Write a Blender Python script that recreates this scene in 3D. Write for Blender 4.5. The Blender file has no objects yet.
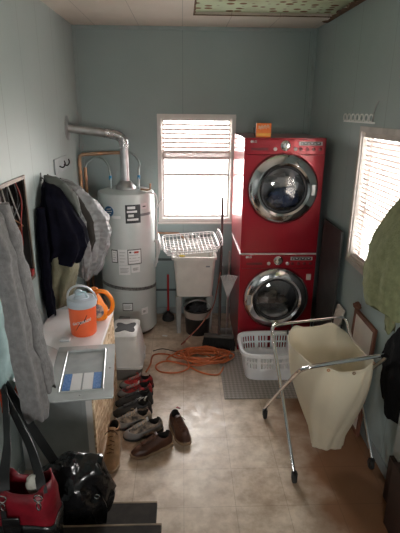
import bpy, bmesh, math, random
from math import sin, cos, pi, radians, hypot, atan2
from mathutils import Vector, Matrix, noise
random.seed(7)
S = bpy.context.scene
COL = S.collection

# ------------------------------------------------------------------ camera
XL, XR, YB, ZC, YF = -1.029, 1.283, 4.887, 2.948, -1.3
def make_camera():
    p, y, ro = radians(18.548), radians(2.195), radians(.496)
    fw = Vector((sin(y)*cos(p), cos(y)*cos(p), -sin(p)))
    r = Vector((cos(y), -sin(y), 0)); u = r.cross(fw)
    r2 = r*cos(ro) + u*sin(ro); u2 = -r*sin(ro) + u*cos(ro)
    cd = bpy.data.cameras.new('camera'); co = bpy.data.objects.new('camera', cd)
    COL.objects.link(co)
    m = Matrix((r2, u2, -fw)).transposed().to_4x4(); m.translation = Vector((0, 0, 2.203))
    co.matrix_world = m
    cd.sensor_fit = 'VERTICAL'; cd.sensor_height = 36; cd.lens = 466.0/533*36
    cd.clip_start = .02
    S.camera = co
make_camera()

# ------------------------------------------------------------------ light
w = bpy.data.worlds.new('sky'); S.world = w; w.use_nodes = True
bg = w.node_tree.nodes['Background']
_n = w.node_tree.nodes; _l = w.node_tree.links
_tc = _n.new('ShaderNodeTexCoord'); _sp = _n.new('ShaderNodeSeparateXYZ'); _mr = _n.new('ShaderNodeMapRange'); _rp = _n.new('ShaderNodeValToRGB')
_l.new(_tc.outputs['Generated'], _sp.inputs[0]); _l.new(_sp.outputs['Z'], _mr.inputs[0]); _mr.inputs['From Min'].default_value = -.08; _mr.inputs['From Max'].default_value = .08
_rp.color_ramp.elements[0].color = (.36, .34, .31, 1)          # pale ground outside
_rp.color_ramp.elements[1].color = (1.0, .975, .945, 1)        # overcast sky
_l.new(_mr.outputs[0], _rp.inputs[0]); _l.new(_rp.outputs[0], bg.inputs[0]); bg.inputs[1].default_value = 49.0
def portal(name, loc, rot, sx, sy):
    l = bpy.data.lights.new(name, 'AREA'); l.shape = 'RECTANGLE'; l.size = sx; l.size_y = sy
    l.cycles.is_portal = True
    o = bpy.data.objects.new(name, l); o.location = loc; o.rotation_euler = rot; COL.objects.link(o)
portal('window_portal_back', (.14, YB+.13, 1.59), (-pi/2, 0, 0), .8, 1.06)
portal('fill_window_portal', (0, YF-.14, 1.8), (pi/2, 0, 0), .62, .62)  # portal of the added fill window behind the camera
portal('window_portal_right', (XR+.13, 2.8, 1.6), (0, pi/2, 0), 1.0, 1.3)
S.view_settings.view_transform = 'Standard'; S.view_settings.look = 'None'
S.view_settings.gamma = 1; S.view_settings.use_curve_mapping = False
S.view_settings.exposure = 0.0
try:
    S.cycles.max_bounces = 10; S.cycles.diffuse_bounces = 5; S.cycles.sample_clamp_indirect = 6
except Exception: pass

# ------------------------------------------------------------------ materials
MATS = {}
def mat(name, col, rough=.6, metal=0, var=.12, scale=8, bump=0, bscale=60, coat=0, col2=None, spec=.5, sheen=0, trans=0):
    """procedural principled material: base colour mottled by noise, optional bump"""
    if name in MATS: return MATS[name]
    m = bpy.data.materials.new(name); m.use_nodes = True
    nt = m.node_tree; N = nt.nodes; L = nt.links
    b = N['Principled BSDF']
    b.inputs['Roughness'].default_value = rough; b.inputs['Metallic'].default_value = metal
    b.inputs['Coat Weight'].default_value = coat; b.inputs['Coat Roughness'].default_value = .05
    b.inputs['Specular IOR Level'].default_value = spec
    if sheen: b.inputs['Sheen Weight'].default_value = sheen
    tc = N.new('ShaderNodeTexCoord')
    nz = N.new('ShaderNodeTexNoise'); nz.inputs['Scale'].default_value = scale; nz.inputs['Detail'].default_value = 4
    L.new(tc.outputs['Object'], nz.inputs['Vector'])
    rp = N.new('ShaderNodeValToRGB')
    c2 = col2 or tuple(c*(1-var*2) for c in col)
    rp.color_ramp.elements[0].position = .35; rp.color_ramp.elements[1].position = .65
    rp.color_ramp.elements[0].color = (*c2, 1); rp.color_ramp.elements[1].color = (*col, 1)
    L.new(nz.outputs['Fac'], rp.inputs['Fac']); L.new(rp.outputs['Color'], b.inputs['Base Color'])
    if bump:
        n2 = N.new('ShaderNodeTexNoise'); n2.inputs['Scale'].default_value = bscale; n2.inputs['Detail'].default_value = 3
        L.new(tc.outputs['Object'], n2.inputs['Vector'])
        bp = N.new('ShaderNodeBump'); bp.inputs['Strength'].default_value = bump; bp.inputs['Distance'].default_value = .01
        L.new(n2.outputs['Fac'], bp.inputs['Height']); L.new(bp.outputs['Normal'], b.inputs['Normal'])
    if trans:
        out = N['Material Output']; t = N.new('ShaderNodeBsdfTranslucent'); t.inputs[0].default_value = (*col, 1)
        mx = N.new('ShaderNodeMixShader'); mx.inputs[0].default_value = trans
        L.new(b.outputs[0], mx.inputs[1]); L.new(t.outputs[0], mx.inputs[2]); L.new(mx.outputs[0], out.inputs[0])
    MATS[name] = m
    return m
def glass(name, tint=(1, 1, 1), refl=.08):
    m = bpy.data.materials.new(name); m.use_nodes = True; nt = m.node_tree; N = nt.nodes; L = nt.links
    N.remove(N['Principled BSDF'])
    t = N.new('ShaderNodeBsdfTransparent'); t.inputs[0].default_value = (*tint, 1)
    g = N.new('ShaderNodeBsdfGlossy'); g.inputs['Roughness'].default_value = .03
    lw = N.new('ShaderNodeLayerWeight'); lw.inputs[0].default_value = .35
    mr = N.new('ShaderNodeMapRange'); mr.inputs['To Min'].default_value = refl*.6; mr.inputs['To Max'].default_value = .7
    mx = N.new('ShaderNodeMixShader')
    L.new(lw.outputs['Fresnel'], mr.inputs[0]); L.new(mr.outputs[0], mx.inputs[0])
    L.new(t.outputs[0], mx.inputs[1]); L.new(g.outputs[0], mx.inputs[2]); L.new(mx.outputs[0], N['Material Output'].inputs[0])
    MATS[name] = m; return m

def wall_mat(name, base, dark, groove_axis, pitch):
    """painted panelling: mottled paint plus thin dark joints at a regular pitch"""
    m = bpy.data.materials.new(name); m.use_nodes = True; nt = m.node_tree; N = nt.nodes; L = nt.links
    b = N['Principled BSDF']; b.inputs['Roughness'].default_value = .5
    tc = N.new('ShaderNodeTexCoord')
    nz = N.new('ShaderNodeTexNoise'); nz.inputs['Scale'].default_value = 2.2; nz.inputs['Detail'].default_value = 6
    L.new(tc.outputs['Object'], nz.inputs['Vector'])
    rp = N.new('ShaderNodeValToRGB'); rp.color_ramp.elements[0].position = .3; rp.color_ramp.elements[1].position = .7
    rp.color_ramp.elements[0].color = (*dark, 1); rp.color_ramp.elements[1].color = (*base, 1)
    L.new(nz.outputs['Fac'], rp.inputs['Fac'])
    sp = N.new('ShaderNodeSeparateXYZ'); L.new(tc.outputs['Object'], sp.inputs[0])
    d = N.new('ShaderNodeMath'); d.operation = 'DIVIDE'; d.inputs[1].default_value = pitch
    L.new(sp.outputs[groove_axis], d.inputs[0])
    fr = N.new('ShaderNodeMath'); fr.operation = 'FRACT'; L.new(d.outputs[0], fr.inputs[0])
    lt = N.new('ShaderNodeMath'); lt.operation = 'LESS_THAN'; lt.inputs[1].default_value = .006/pitch
    L.new(fr.outputs[0], lt.inputs[0])
    n3 = N.new('ShaderNodeTexNoise'); n3.inputs['Scale'].default_value = 1.1; L.new(tc.outputs['Object'], n3.inputs['Vector'])
    mu = N.new('ShaderNodeMath'); mu.operation = 'MULTIPLY'; L.new(lt.outputs[0], mu.inputs[0]); L.new(n3.outputs['Fac'], mu.inputs[1])
    mx = N.new('ShaderNodeMix'); mx.data_type = 'RGBA'
    L.new(mu.outputs[0], mx.inputs['Factor']); L.new(rp.outputs['Color'], mx.inputs['A'])
    mx.inputs['B'].default_value = (*[c*.45 for c in dark], 1)
    L.new(mx.outputs['Result'], b.inputs['Base Color'])
    n2 = N.new('ShaderNodeTexNoise'); n2.inputs['Scale'].default_value = 30; L.new(tc.outputs['Object'], n2.inputs['Vector'])
    bp = N.new('ShaderNodeBump'); bp.inputs['Strength'].default_value = .12; bp.inputs['Distance'].default_value = .01
    L.new(n2.outputs['Fac'], bp.inputs['Height']); L.new(bp.outputs['Normal'], b.inputs['Normal'])
    MATS[name] = m; return m

def floor_mat():
    m = bpy.data.materials.new('floor_vinyl'); m.use_nodes = True; nt = m.node_tree; N = nt.nodes; L = nt.links
    b = N['Principled BSDF']; tc = N.new('ShaderNodeTexCoord')
    def noise_(s, d, lo, hi, c1, c2):
        n = N.new('ShaderNodeTexNoise'); n.inputs['Scale'].default_value = s; n.inputs['Detail'].default_value = d
        n.inputs['Roughness'].default_value = .65
        L.new(tc.outputs['Object'], n.inputs['Vector'])
        r = N.new('ShaderNodeValToRGB'); r.color_ramp.elements[0].position = lo; r.color_ramp.elements[1].position = hi
        r.color_ramp.elements[0].color = (*c1, 1); r.color_ramp.elements[1].color = (*c2, 1)
        L.new(n.outputs['Fac'], r.inputs[0]); return r
    a = noise_(9, 9, .38, .62, (.48, .38, .285), (.73, .625, .51))
    c = noise_(1.7, 5, .35, .6, (.68, .59, .50), (1, 1, 1))
    mx = N.new('ShaderNodeMix'); mx.data_type = 'RGBA'; mx.blend_type = 'MULTIPLY'; mx.inputs['Factor'].default_value = .8
    L.new(a.outputs[0], mx.inputs['A']); L.new(c.outputs[0], mx.inputs['B'])
    # rust-brown worn strip that runs along the right wall
    sp = N.new('ShaderNodeSeparateXYZ'); L.new(tc.outputs['Object'], sp.inputs[0])
    nn = N.new('ShaderNodeTexNoise'); nn.inputs['Scale'].default_value = 3; nn.inputs['Detail'].default_value = 6; L.new(tc.outputs['Object'], nn.inputs['Vector'])
    ad = N.new('ShaderNodeMath'); ad.operation = 'MULTIPLY_ADD'; ad.inputs[1].default_value = .7
    L.new(nn.outputs['Fac'], ad.inputs[0]); L.new(sp.outputs['X'], ad.inputs[2])
    r = N.new('ShaderNodeMapRange'); r.inputs['From Min'].default_value = .98; r.inputs['From Max'].default_value = 1.28
    L.new(ad.outputs[0], r.inputs[0])
    m2 = N.new('ShaderNodeMix'); m2.data_type = 'RGBA'; m2.inputs['B'].default_value = (.20, .095, .045, 1)
    L.new(r.outputs[0], m2.inputs['Factor']); L.new(mx.outputs['Result'], m2.inputs['A'])
    # vinyl tile joints
    br = N.new('ShaderNodeTexBrick'); br.offset = 0; br.inputs['Scale'].default_value = 1
    br.inputs['Brick Width'].default_value = .305; br.inputs['Row Height'].default_value = .305; br.inputs['Mortar Size'].default_value = .002
    br.inputs['Color1'].default_value = br.inputs['Color2'].default_value = (1, 1, 1, 1); br.inputs['Mortar'].default_value = (.55, .5, .45, 1)
    L.new(tc.outputs['Object'], br.inputs['Vector'])
    m3 = N.new('ShaderNodeMix'); m3.data_type = 'RGBA'; m3.blend_type = 'MULTIPLY'; m3.inputs['Factor'].default_value = .6
    L.new(m2.outputs['Result'], m3.inputs['A']); L.new(br.outputs['Color'], m3.inputs['B'])
    L.new(m3.outputs['Result'], b.inputs['Base Color'])
    rr = noise_(14, 3, .3, .7, (.28,)*3, (.5,)*3); L.new(rr.outputs[0], b.inputs['Roughness'])
    MATS['floor'] = m; return m

def dotted_mat():
    m = bpy.data.materials.new('glue_dotted_board'); m.use_nodes = True; nt = m.node_tree; N = nt.nodes; L = nt.links
    b = N['Principled BSDF']; b.inputs['Roughness'].default_value = .8
    tc = N.new('ShaderNodeTexCoord'); v = N.new('ShaderNodeTexVoronoi'); v.inputs['Scale'].default_value = 11.0
    v.inputs['Randomness'].default_value = .4
    L.new(tc.outputs['Object'], v.inputs['Vector'])
    r = N.new('ShaderNodeValToRGB'); r.color_ramp.elements[0].position = .40; r.color_ramp.elements[1].position = .46
    r.color_ramp.elements[0].color = (.22, .11, .035, 1); r.color_ramp.elements[1].color = (.66, .76, .54, 1)
    L.new(v.outputs['Distance'], r.inputs[0])
    n = N.new('ShaderNodeTexNoise'); n.inputs['Scale'].default_value = 3; L.new(tc.outputs['Object'], n.inputs['Vector'])
    r2 = N.new('ShaderNodeValToRGB'); r2.color_ramp.elements[0].color = (.5, .42, .3, 1); r2.color_ramp.elements[1].position = .55
    L.new(n.outputs['Fac'], r2.inputs[0])
    mx = N.new('ShaderNodeMix'); mx.data_type = 'RGBA'; mx.blend_type = 'MULTIPLY'; mx.inputs['Factor'].default_value = .8
    L.new(r.outputs[0], mx.inputs['A']); L.new(r2.outputs[0], mx.inputs['B']); L.new(mx.outputs['Result'], b.inputs['Base Color'])
    MATS['dotted'] = m; return m
def osb_mat():
    m = bpy.data.materials.new('osb'); m.use_nodes = True; nt = m.node_tree; N = nt.nodes; L = nt.links
    b = N['Principled BSDF']; b.inputs['Roughness'].default_value = .8
    tc = N.new('ShaderNodeTexCoord'); v = N.new('ShaderNodeTexVoronoi'); v.inputs['Scale'].default_value = 38
    mp = N.new('ShaderNodeMapping'); mp.inputs['Scale'].default_value = (1, .6, 1.5); mp.inputs['Rotation'].default_value = (.6, 0, 0)
    L.new(tc.outputs['Object'], mp.inputs[0]); L.new(mp.outputs[0], v.inputs['Vector'])
    sp = N.new('ShaderNodeSeparateColor'); L.new(v.outputs['Color'], sp.inputs[0])
    r = N.new('ShaderNodeValToRGB'); r.color_ramp.elements[0].color = (.50, .30, .15, 1); r.color_ramp.elements[1].color = (.95, .78, .55, 1)
    L.new(sp.outputs[0], r.inputs[0]); L.new(r.outputs[0], b.inputs['Base Color'])
    MATS['osb'] = m; return m
def tread_mat():
    m = bpy.data.materials.new('diamond_tread'); m.use_nodes = True; nt = m.node_tree; N = nt.nodes; L = nt.links
    b = N['Principled BSDF']; b.inputs['Roughness'].default_value = .55
    tc = N.new('ShaderNodeTexCoord'); mp = N.new('ShaderNodeMapping'); mp.inputs['Rotation'].default_value = (0, 0, pi/4)
    L.new(tc.outputs['Object'], mp.inputs[0])
    c = N.new('ShaderNodeTexChecker'); c.inputs['Scale'].default_value = 42; L.new(mp.outputs[0], c.inputs['Vector'])
    c.inputs['Color1'].default_value = (.33, .30, .27, 1); c.inputs['Color2'].default_value = (.22, .195, .175, 1)
    L.new(c.outputs['Color'], b.inputs['Base Color'])
    MATS['tread'] = m; return m
def quilt_mat(name, col, pitch):
    m = mat(name, col, .55, var=.12, scale=30); nt = m.node_tree; N = nt.nodes; L = nt.links
    b = N['Principled BSDF']; tc = N.new('ShaderNodeTexCoord'); wv = N.new('ShaderNodeTexWave'); wv.wave_profile = 'SIN'
    wv.inputs['Scale'].default_value = pitch; wv.inputs['Distortion'].default_value = 5; wv.bands_direction = 'Z'
    L.new(tc.outputs['Object'], wv.inputs['Vector'])
    bp = N.new('ShaderNodeBump'); bp.inputs['Strength'].default_value = .4; bp.inputs['Distance'].default_value = .012
    L.new(wv.outputs['Fac'], bp.inputs['Height']); L.new(bp.outputs['Normal'], b.inputs['Normal'])
    return m

WB = (.40, .50, .52)
M_left = wall_mat('wall_paint_left', (.375, .44, .435), (.34, .405, .40), 'Y', .41)
M_back = wall_mat('wall_paint_back', (.35, .435, .435), (.32, .405, .405), 'X', 1.22)
M_right = wall_mat('wall_paint_right', (.35, .43, .43), (.31, .39, .39), 'Y', .61)
M_floor = floor_mat()
M_ceil = wall_mat('ceiling_tile', (.74, .67, .59), (.66, .59, .51), 'X', .41)
M_dot = dotted_mat(); M_osb = osb_mat(); M_tread = tread_mat()
white = mat('white_paint', (.78, .76, .74), .45, var=.04)
plastic_w = mat('white_plastic', (.72, .72, .72), .4, var=.03)
slat_m = mat('blind_slat', (.74, .64, .61), .5, var=.02, trans=.012)
chrome = mat('chrome', (.85, .85, .87), .12, metal=1, var=.03)
steel = mat('galvanised', (.55, .56, .57), .38, metal=.9, var=.12, scale=14)
copper = mat('copper', (.62, .33, .18), .45, metal=.5, col2=(.36, .24, .16), scale=14)
black = mat('black_plastic', (.012, .012, .013), .4, var=.1)
rubber = mat('black_rubber', (.02, .02, .02), .7)
red_m = mat('metallic_red', (.33, .005, .018), .28, metal=.35, var=.02, coat=.55)
red_d = mat('dark_red', (.16, .004, .01), .3, coat=.6, var=.05)
heater_m = mat('heater_enamel', (.60, .65, .64), .32, var=.03, coat=.3)
G_pane = glass('window_glass')
G_door = glass('door_glass', (.72, .72, .74), .16)
brown_ed = mat('broken_edge', (.20, .11, .06), .9, var=.3, scale=30)

# ------------------------------------------------------------------ mesh builder
class MB:
    def __init__(s): s.bm = bmesh.new()
    def quad(s, a, b, c, d):
        v = [s.bm.verts.new(p) for p in (a, b, c, d)]; s.bm.faces.new(v); return s
    def poly(s, pts): s.bm.faces.new([s.bm.verts.new(p) for p in pts]); return s
    def box(s, x0, x1, y0, y1, z0, z1, mtx=None):
        P = [Vector((x, y, z)) for z in (z0, z1) for x, y in ((x0, y0), (x1, y0), (x1, y1), (x0, y1))]
        if mtx: P = [mtx @ p for p in P]
        v = [s.bm.verts.new(p) for p in P]
        for f in ((3, 2, 1, 0), (4, 5, 6, 7), (0, 1, 5, 4), (1, 2, 6, 5), (2, 3, 7, 6), (3, 0, 4, 7)):
            s.bm.faces.new([v[i] for i in f])
        return s
    def loft(s, rings, cap0=True, cap1=True, closed=True):
        R = [[s.bm.verts.new(p) for p in r] for r in rings]
        n = len(R[0])
        for a, b in zip(R, R[1:]):
            for i in range(n if closed else n-1):
                j = (i+1) % n
                try: s.bm.faces.new((a[i], a[j], b[j], b[i]))
                except ValueError: pass
        if cap0: s.bm.faces.new(R[0][::-1])
        if cap1: s.bm.faces.new(R[-1])
        return s
    def tube(s, pts, r, n=8, closed=False, flat=1.0):
        pts = [Vector(p) for p in pts]; m = len(pts)
        rad = r if isinstance(r, (list, tuple)) else [r]*m
        T = []
        for i in range(m):
            if closed: t = pts[(i+1) % m]-pts[i-1]
            else: t = pts[min(i+1, m-1)]-pts[max(i-1, 0)]
            T.append(t.normalized())
        up = Vector((0, 0, 1)) if abs(T[0].z) < .9 else Vector((1, 0, 0))
        nrm = (up-T[0]*up.dot(T[0])).normalized(); rings = []
        for i in range(m):
            nrm = (nrm-T[i]*nrm.dot(T[i])).normalized(); bi = T[i].cross(nrm)
            rings.append([pts[i]+(nrm*cos(2*pi*k/n)*flat+bi*sin(2*pi*k/n))*rad[i] for k in range(n)])
        if closed: rings.append(rings[0])
        return s.loft(rings, not closed, not closed)
    def lathe(s, prof, mtx=None, n=32, cap0=True, cap1=True):
        """prof: (radius, height) about +Z"""
        R = [[(mtx or Matrix()) @ Vector((r*cos(2*pi*k/n), r*sin(2*pi*k/n), z)) for k in range(n)] for r, z in prof]
        return s.loft(R, cap0, cap1)
    def ball(s, c, r, sc=(1, 1, 1), n=14, jit=0):
        c = Vector(c); rings = []
        for i in range(1, n):
            a = -pi/2+pi*i/n
            rg = []
            for k in range(n+4):
                t = 2*pi*k/(n+4); d = Vector((cos(a)*cos(t), cos(a)*sin(t), sin(a)))
                q = 1+jit*noise.noise(d*2.3+c*7)
                rg.append(c+Vector((d.x*sc[0], d.y*sc[1], d.z*sc[2]))*r*q)
            rings.append(rg)
        return s.loft(rings)
    def build(s, name, m, parent=None, smooth=True, bev=0, seg=2, sub=0, solid=0):
        bmesh.ops.remove_doubles(s.bm, verts=s.bm.verts, dist=1e-6)
        bmesh.ops.recalc_face_normals(s.bm, faces=s.bm.faces)
        me = bpy.data.meshes.new(name); s.bm.to_mesh(me); s.bm.free()
        for p in me.polygons: p.use_smooth = smooth
        if smooth: me.set_sharp_from_angle(angle=radians(38))
        if isinstance(m, (list, tuple)):
            for k in m: me.materials.append(k)
        else: me.materials.append(m)
        o = bpy.data.objects.new(name, me); COL.objects.link(o)
        if parent: 
            o.parent = parent
            o.matrix_parent_inverse = Matrix.Translation(-world_loc(parent))
        if solid:
            k = o.modifiers.new('solid', 'SOLIDIFY'); k.thickness = solid; k.offset = 0
        if bev:
            k = o.modifiers.new('bevel', 'BEVEL'); k.width = bev; k.segments = seg; k.limit_method = 'ANGLE'; k.angle_limit = radians(40)
            k.harden_normals = False
        if sub:
            k = o.modifiers.new('sub', 'SUBSURF'); k.levels = sub; k.render_levels = sub
        return o
def world_loc(o):
    return Vector((0, 0, 0)) if o.parent else Vector(o.location)   # parts carry world-space meshes, so only the Empty offsets
def tag(o, label=None, cat=None, group=None, kind=None):
    if label: o['label'] = label
    if cat: o['category'] = cat
    if group: o['group'] = group
    if kind: o['kind'] = kind
    return o
def thing(name, label, cat, loc=(0, 0, 0), group=None):
    o = bpy.data.objects.new(name, None); COL.objects.link(o); o.location = loc; o.empty_display_size = .1
    return tag(o, label, cat, group)
def struct(name): 
    o = bpy.data.objects.new(name, None); COL.objects.link(o); o.empty_display_size = .1
    return tag(o, kind='structure')
def bez(pts, k=8, closed=False):
    """Catmull-Rom through the points"""
    P = [Vector(p) for p in pts]; n = len(P); out = []
    for i in range(n if closed else n-1):
        g = (lambda j: P[j % n]) if closed else (lambda j: P[max(0, min(n-1, j))])
        a, b, c, d = g(i-1), g(i), g(i+1), g(i+2)
        for q in range(k):
            t = q/k
            out.append(.5*((2*b)+(c-a)*t+(2*a-5*b+4*c-d)*t*t+(3*b-a-3*c+d)*t**3))
    if not closed: out.append(P[-1])
    return out
def text_part(name, s, size, m, parent, place, ext=.001, shear=0):
    """lettering as a mesh: place maps (x, y) of the flat text to a 3-D point"""
    cu = bpy.data.curves.new('t', 'FONT'); cu.body = s; cu.size = size; cu.align_x = 'CENTER'; cu.align_y = 'CENTER'
    cu.shear = shear; cu.offset = size*.02
    ob = bpy.data.objects.new('t', cu); COL.objects.link(ob)
    dg = bpy.context.evaluated_depsgraph_get(); me = bpy.data.meshes.new_from_object(ob.evaluated_get(dg))
    bpy.data.objects.remove(ob)
    me.name = name
    for v in me.vertices: v.co = place(v.co.x, v.co.y)
    me.materials.clear(); me.materials.append(m)
    o = bpy.data.objects.new(name, me); COL.objects.link(o)
    if parent:
        o.parent = parent; o.matrix_parent_inverse = Matrix.Translation(-world_loc(parent))
    k = o.modifiers.new('solid', 'SOLIDIFY'); k.thickness = ext; k.offset = 0
    return o

# ------------------------------------------------------------------ room shell
T = .12
MB().box(XL-T, XR+T, YF-T, YB+T, -.1, 0).build('floor', M_floor, smooth=False)['kind'] = 'structure'
# ceiling with the torn-open field
hx0, hx1, hy0, hy1 = .09, XR, 3.2, 4.34
c = MB(); c.box(XL-T, XR+T, YF-T, hy0, ZC, ZC+.03); c.box(XL-T, XR+T, hy1, YB+T, ZC, ZC+.03); c.box(XL-T, hx0, hy0, hy1, ZC, ZC+.03)
c.box(hx1, XR+T, hy0, hy1, ZC, ZC+.03)
c.build('ceiling', M_ceil, smooth=False)['kind'] = 'structure'
MB().box(hx0-.1, XR+T, hy0-.1, hy1+.1, ZC+.032, ZC+.06).build('ceiling_board', M_dot, smooth=False)['kind'] = 'structure'
MB().box(XL-T-.1, XR+T+.1, YF-T-.1, YB+T+.1, ZC+.061, ZC+.12).build('ceiling_deck', brown_ed, smooth=False)['kind'] = 'structure'
# torn edges round the hole
e = MB()
def torn(p, q, w0, side, n=26):
    p, q = Vector(p), Vector(q); d = (q-p); nrm = Vector((-d.y, d.x, 0)).normalized()*side
    a = [p+d*i/n for i in range(n+1)]; b = [x+nrm*w0*(.5+random.random()) for x in a]
    for i in range(n):
        e.poly([a[i], a[i+1], b[i+1], b[i]])
torn((hx0, hy1, ZC+.005), (hx1, hy1, ZC+.005), .018, -1)
torn((hx0, hy0, ZC+.005), (hx0, hy1, ZC+.005), .014, -1)
e.build('ceiling_torn_edge', brown_ed, smooth=False, solid=.006)['kind'] = 'structure'
e = MB(); torn((1.283, 3.2, ZC-.004), (1.283, YB-.35, ZC-.004), .05, 1, 30)
e.build('ceiling_broken_strip', brown_ed, smooth=False, solid=.008)['kind'] = 'structure'

# left wall with the recess for the electrical panel
py0, py1, pz0, pz1 = 2.62, 3.06, 1.12, 1.78
l = MB()
l.box(XL-T, XL, YF-T, py0, 0, ZC); l.box(XL-T, XL, py1, YB+T, 0, ZC); l.box(XL-T, XL, py0, py1, 0, pz0); l.box(XL-T, XL, py0, py1, pz1, ZC)
l.build('wall_left', M_left, smooth=False)['kind'] = 'structure'
# back wall with window
wx0, wx1, wz0, wz1 = -.225, .505, 1.095, 2.135
b = MB()
b.box(XL, wx0, YB, YB+T, 0, ZC); b.box(wx1, XR, YB, YB+T, 0, ZC); b.box(wx0, wx1, YB, YB+T, 0, wz0); b.box(wx0, wx1, YB, YB+T, wz1, ZC)
b.build('wall_back', M_back, smooth=False)['kind'] = 'structure'
ry0, ry1, rz0, rz1 = 2.2, 3.40, 1.135, 2.075
b = MB()
b.box(XR, XR+T, YF-T, ry0, 0, ZC); b.box(XR, XR+T, ry1, YB+T, 0, ZC); b.box(XR, XR+T, ry0, ry1, 0, rz0); b.box(XR, XR+T, ry0, ry1, rz1, ZC)
b.build('wall_right', M_right, smooth=False)['kind'] = 'structure'
b = MB(); b.box(XL, -.30, YF-T, YF, 0, ZC).box(.30, XR, YF-T, YF, 0, ZC).box(-.30, .30, YF-T, YF, 0, 1.5).box(-.30, .30, YF-T, YF, 2.1, ZC)  # opening cut for the added fill window
b.build('wall_front', M_right, smooth=False)['kind'] = 'structure'
# corner strips and the cove strip over the back wall
trim_m = mat('trim_paint', (.37, .45, .45), .5, var=.05)
MB().box(XL, XL+.03, YB-.012, YB, 0, ZC).box(XL, XL+.012, YB-.03, YB-.012, 0, ZC).build('trim_1', trim_m, smooth=False, bev=.003)['kind'] = 'structure'
MB().box(XR-.035, XR, YB-.014, YB, 0, ZC).box(XR-.014, XR, YB-.04, YB-.014, 0, ZC).build('trim_2', trim_m, smooth=False, bev=.003)['kind'] = 'structure'
MB().box(XL+.03, XR-.035, YB-.02, YB, ZC-.03, ZC).build('trim_3', trim_m, smooth=False, bev=.004)['kind'] = 'structure'
MB().box(XL+.03, wx0+.33, YB-.012, YB, .635, .66).box(XL+.03, wx0+.33, YB-.012, YB, .28, .30).build('trim_4', mat('rail_dark', (.10, .12, .12), .6), smooth=False)['kind'] = 'structure'
bbm = mat('baseboard_paint', (.30, .34, .34), .5)
MB().box(XR-.012, XR, YF, 4.85, 0, .08).build('baseboard_right', bbm, smooth=False, bev=.003)['kind'] = 'structure'
MB().box(XL, XL+.012, YF, 4.85, 0, .08).build('baseboard_left', bbm, smooth=False, bev=.003)['kind'] = 'structure'
MB().box(XL+.03, XR-.035, YB-.012, YB, 0, .08).build('baseboard_back', bbm, smooth=False, bev=.003)['kind'] = 'structure'

# window 1 (back)
W1 = struct('window_1')
fr = MB(); t = .028
def rect_frame(m, x0, x1, z0, z1, y0, y1, t, axis='x'):
    def bx(a0, a1, c0, c1):
        if axis == 'x': m.box(a0, a1, y0, y1, c0, c1)
        else: m.box(y0, y1, a0, a1, c0, c1)
    bx(x0, x1, z1-t, z1); bx(x0, x1, z0, z0+t); bx(x0, x0+t, z0+t, z1-t); bx(x1-t, x1, z0+t, z1-t)
rect_frame(fr, wx0-.03, wx1+.03, wz0-.03, wz1+.03, YB-.014, YB, .035)
rect_frame(fr, wx0, wx1, wz0, wz1, YB, YB+T, .012)
fr.build('window_frame', white, W1, smooth=False, bev=.002)
sa = MB(); rect_frame(sa, wx0+.012, wx1-.012, wz0+.012, wz1-.012, YB+.06, YB+.085, .022)
sa.box(wx0+.03, wx1-.03, YB+.055, YB+.09, 1.545, 1.575)
sa.build('window_sash', white, W1, smooth=False, bev=.002)
MB().box(wx0+.03, wx1-.03, YB+.07, YB+.074, wz0+.03, wz1-.03).build('window_pane', G_pane, W1, smooth=False)
MB().box(wx0-.04, wx1+.04, YB-.035, YB+.0, wz0-.045, wz0-.03).build('window_sill', white, W1, smooth=False, bev=.003)
# window 2 (right)
W2 = struct('window_2')
fr = MB(); rect_frame(fr, ry0-.03, ry1+.03, rz0-.03, rz1+.03, XR-.016, XR, .035, 'y'); rect_frame(fr, ry0, ry1, rz0, rz1, XR, XR+T, .012, 'y')
fr.build('window_frame', mat('frame_cream', (.62, .58, .54), .5), W2, smooth=False, bev=.002)
sa = MB(); rect_frame(sa, ry0+.012, ry1-.012, rz0+.012, rz1-.012, XR+.07, XR+.095, .022, 'y')
sa.box(XR+.068, XR+.098, ry0+.03, ry1-.03, 1.49, 1.515)
sa.build('window_sash', white, W2, smooth=False, bev=.002)
MB().box(XR+.08, XR+.084, ry0+.03, ry1-.03, rz0+.03, rz1-.03).build('window_pane', G_pane, W2, smooth=False)

# added window behind the camera, put in only to supply fill light
W_FILL = struct('fill_window')
fr = MB(); rect_frame(fr, -.33, .33, 1.47, 2.13, YF, YF+.014, .035); rect_frame(fr, -.30, .30, 1.5, 2.1, YF-T, YF, .012)
fr.build('window_frame', white, W_FILL, smooth=False, bev=.002)
MB().box(-.288, .288, YF-.08, YF-.076, 1.512, 2.088).build('window_pane', G_pane, W_FILL, smooth=False)

# blinds
B = thing('venetian_blind', 'white venetian blind drawn half up on the small back window', 'window blind', (.14, YB+.03, wz1-.02))
MB().box(wx0+.015, wx1-.015, YB+.015, YB+.045, wz1-.037, wz1-.012).build('headrail', white, B, smooth=False, bev=.002)
sl = MB()
zt, zb = wz1-.075, 1.775
for i in range(7):
    z = zt-(zt-zb)*i/6.5
    m_ = Matrix.Translation((0, YB+.03, z)) @ Matrix.Rotation(radians(-66), 4, 'X')
    sl.box(wx0+.02, wx1-.02, -.0135, .0135, -.0012, .0012, m_)
sl.build('slats', slat_m, B, smooth=False)
br_ = MB()
for i in range(7): br_.box(wx0+.018, wx1-.018, YB+.006, YB+.054, 1.745+i*.007, 1.7485+i*.007)
br_.box(wx0+.018, wx1-.018, YB+.006, YB+.054, 1.722, 1.743)
br_.build('bottom_rail', slat_m, B, smooth=False)
for cxx in (wx0+.1, wx1-.1): MB().tube([(cxx, YB+.03, wz1-.03), (cxx, YB+.03, 1.73)], .0015, 5).build('cord', white, B)
MB().tube([(wx1-.06, YB+.008, wz1-.03), (wx1-.065, YB+.002, 1.25)], .002, 6).build('pull_cord', white, B)

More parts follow.
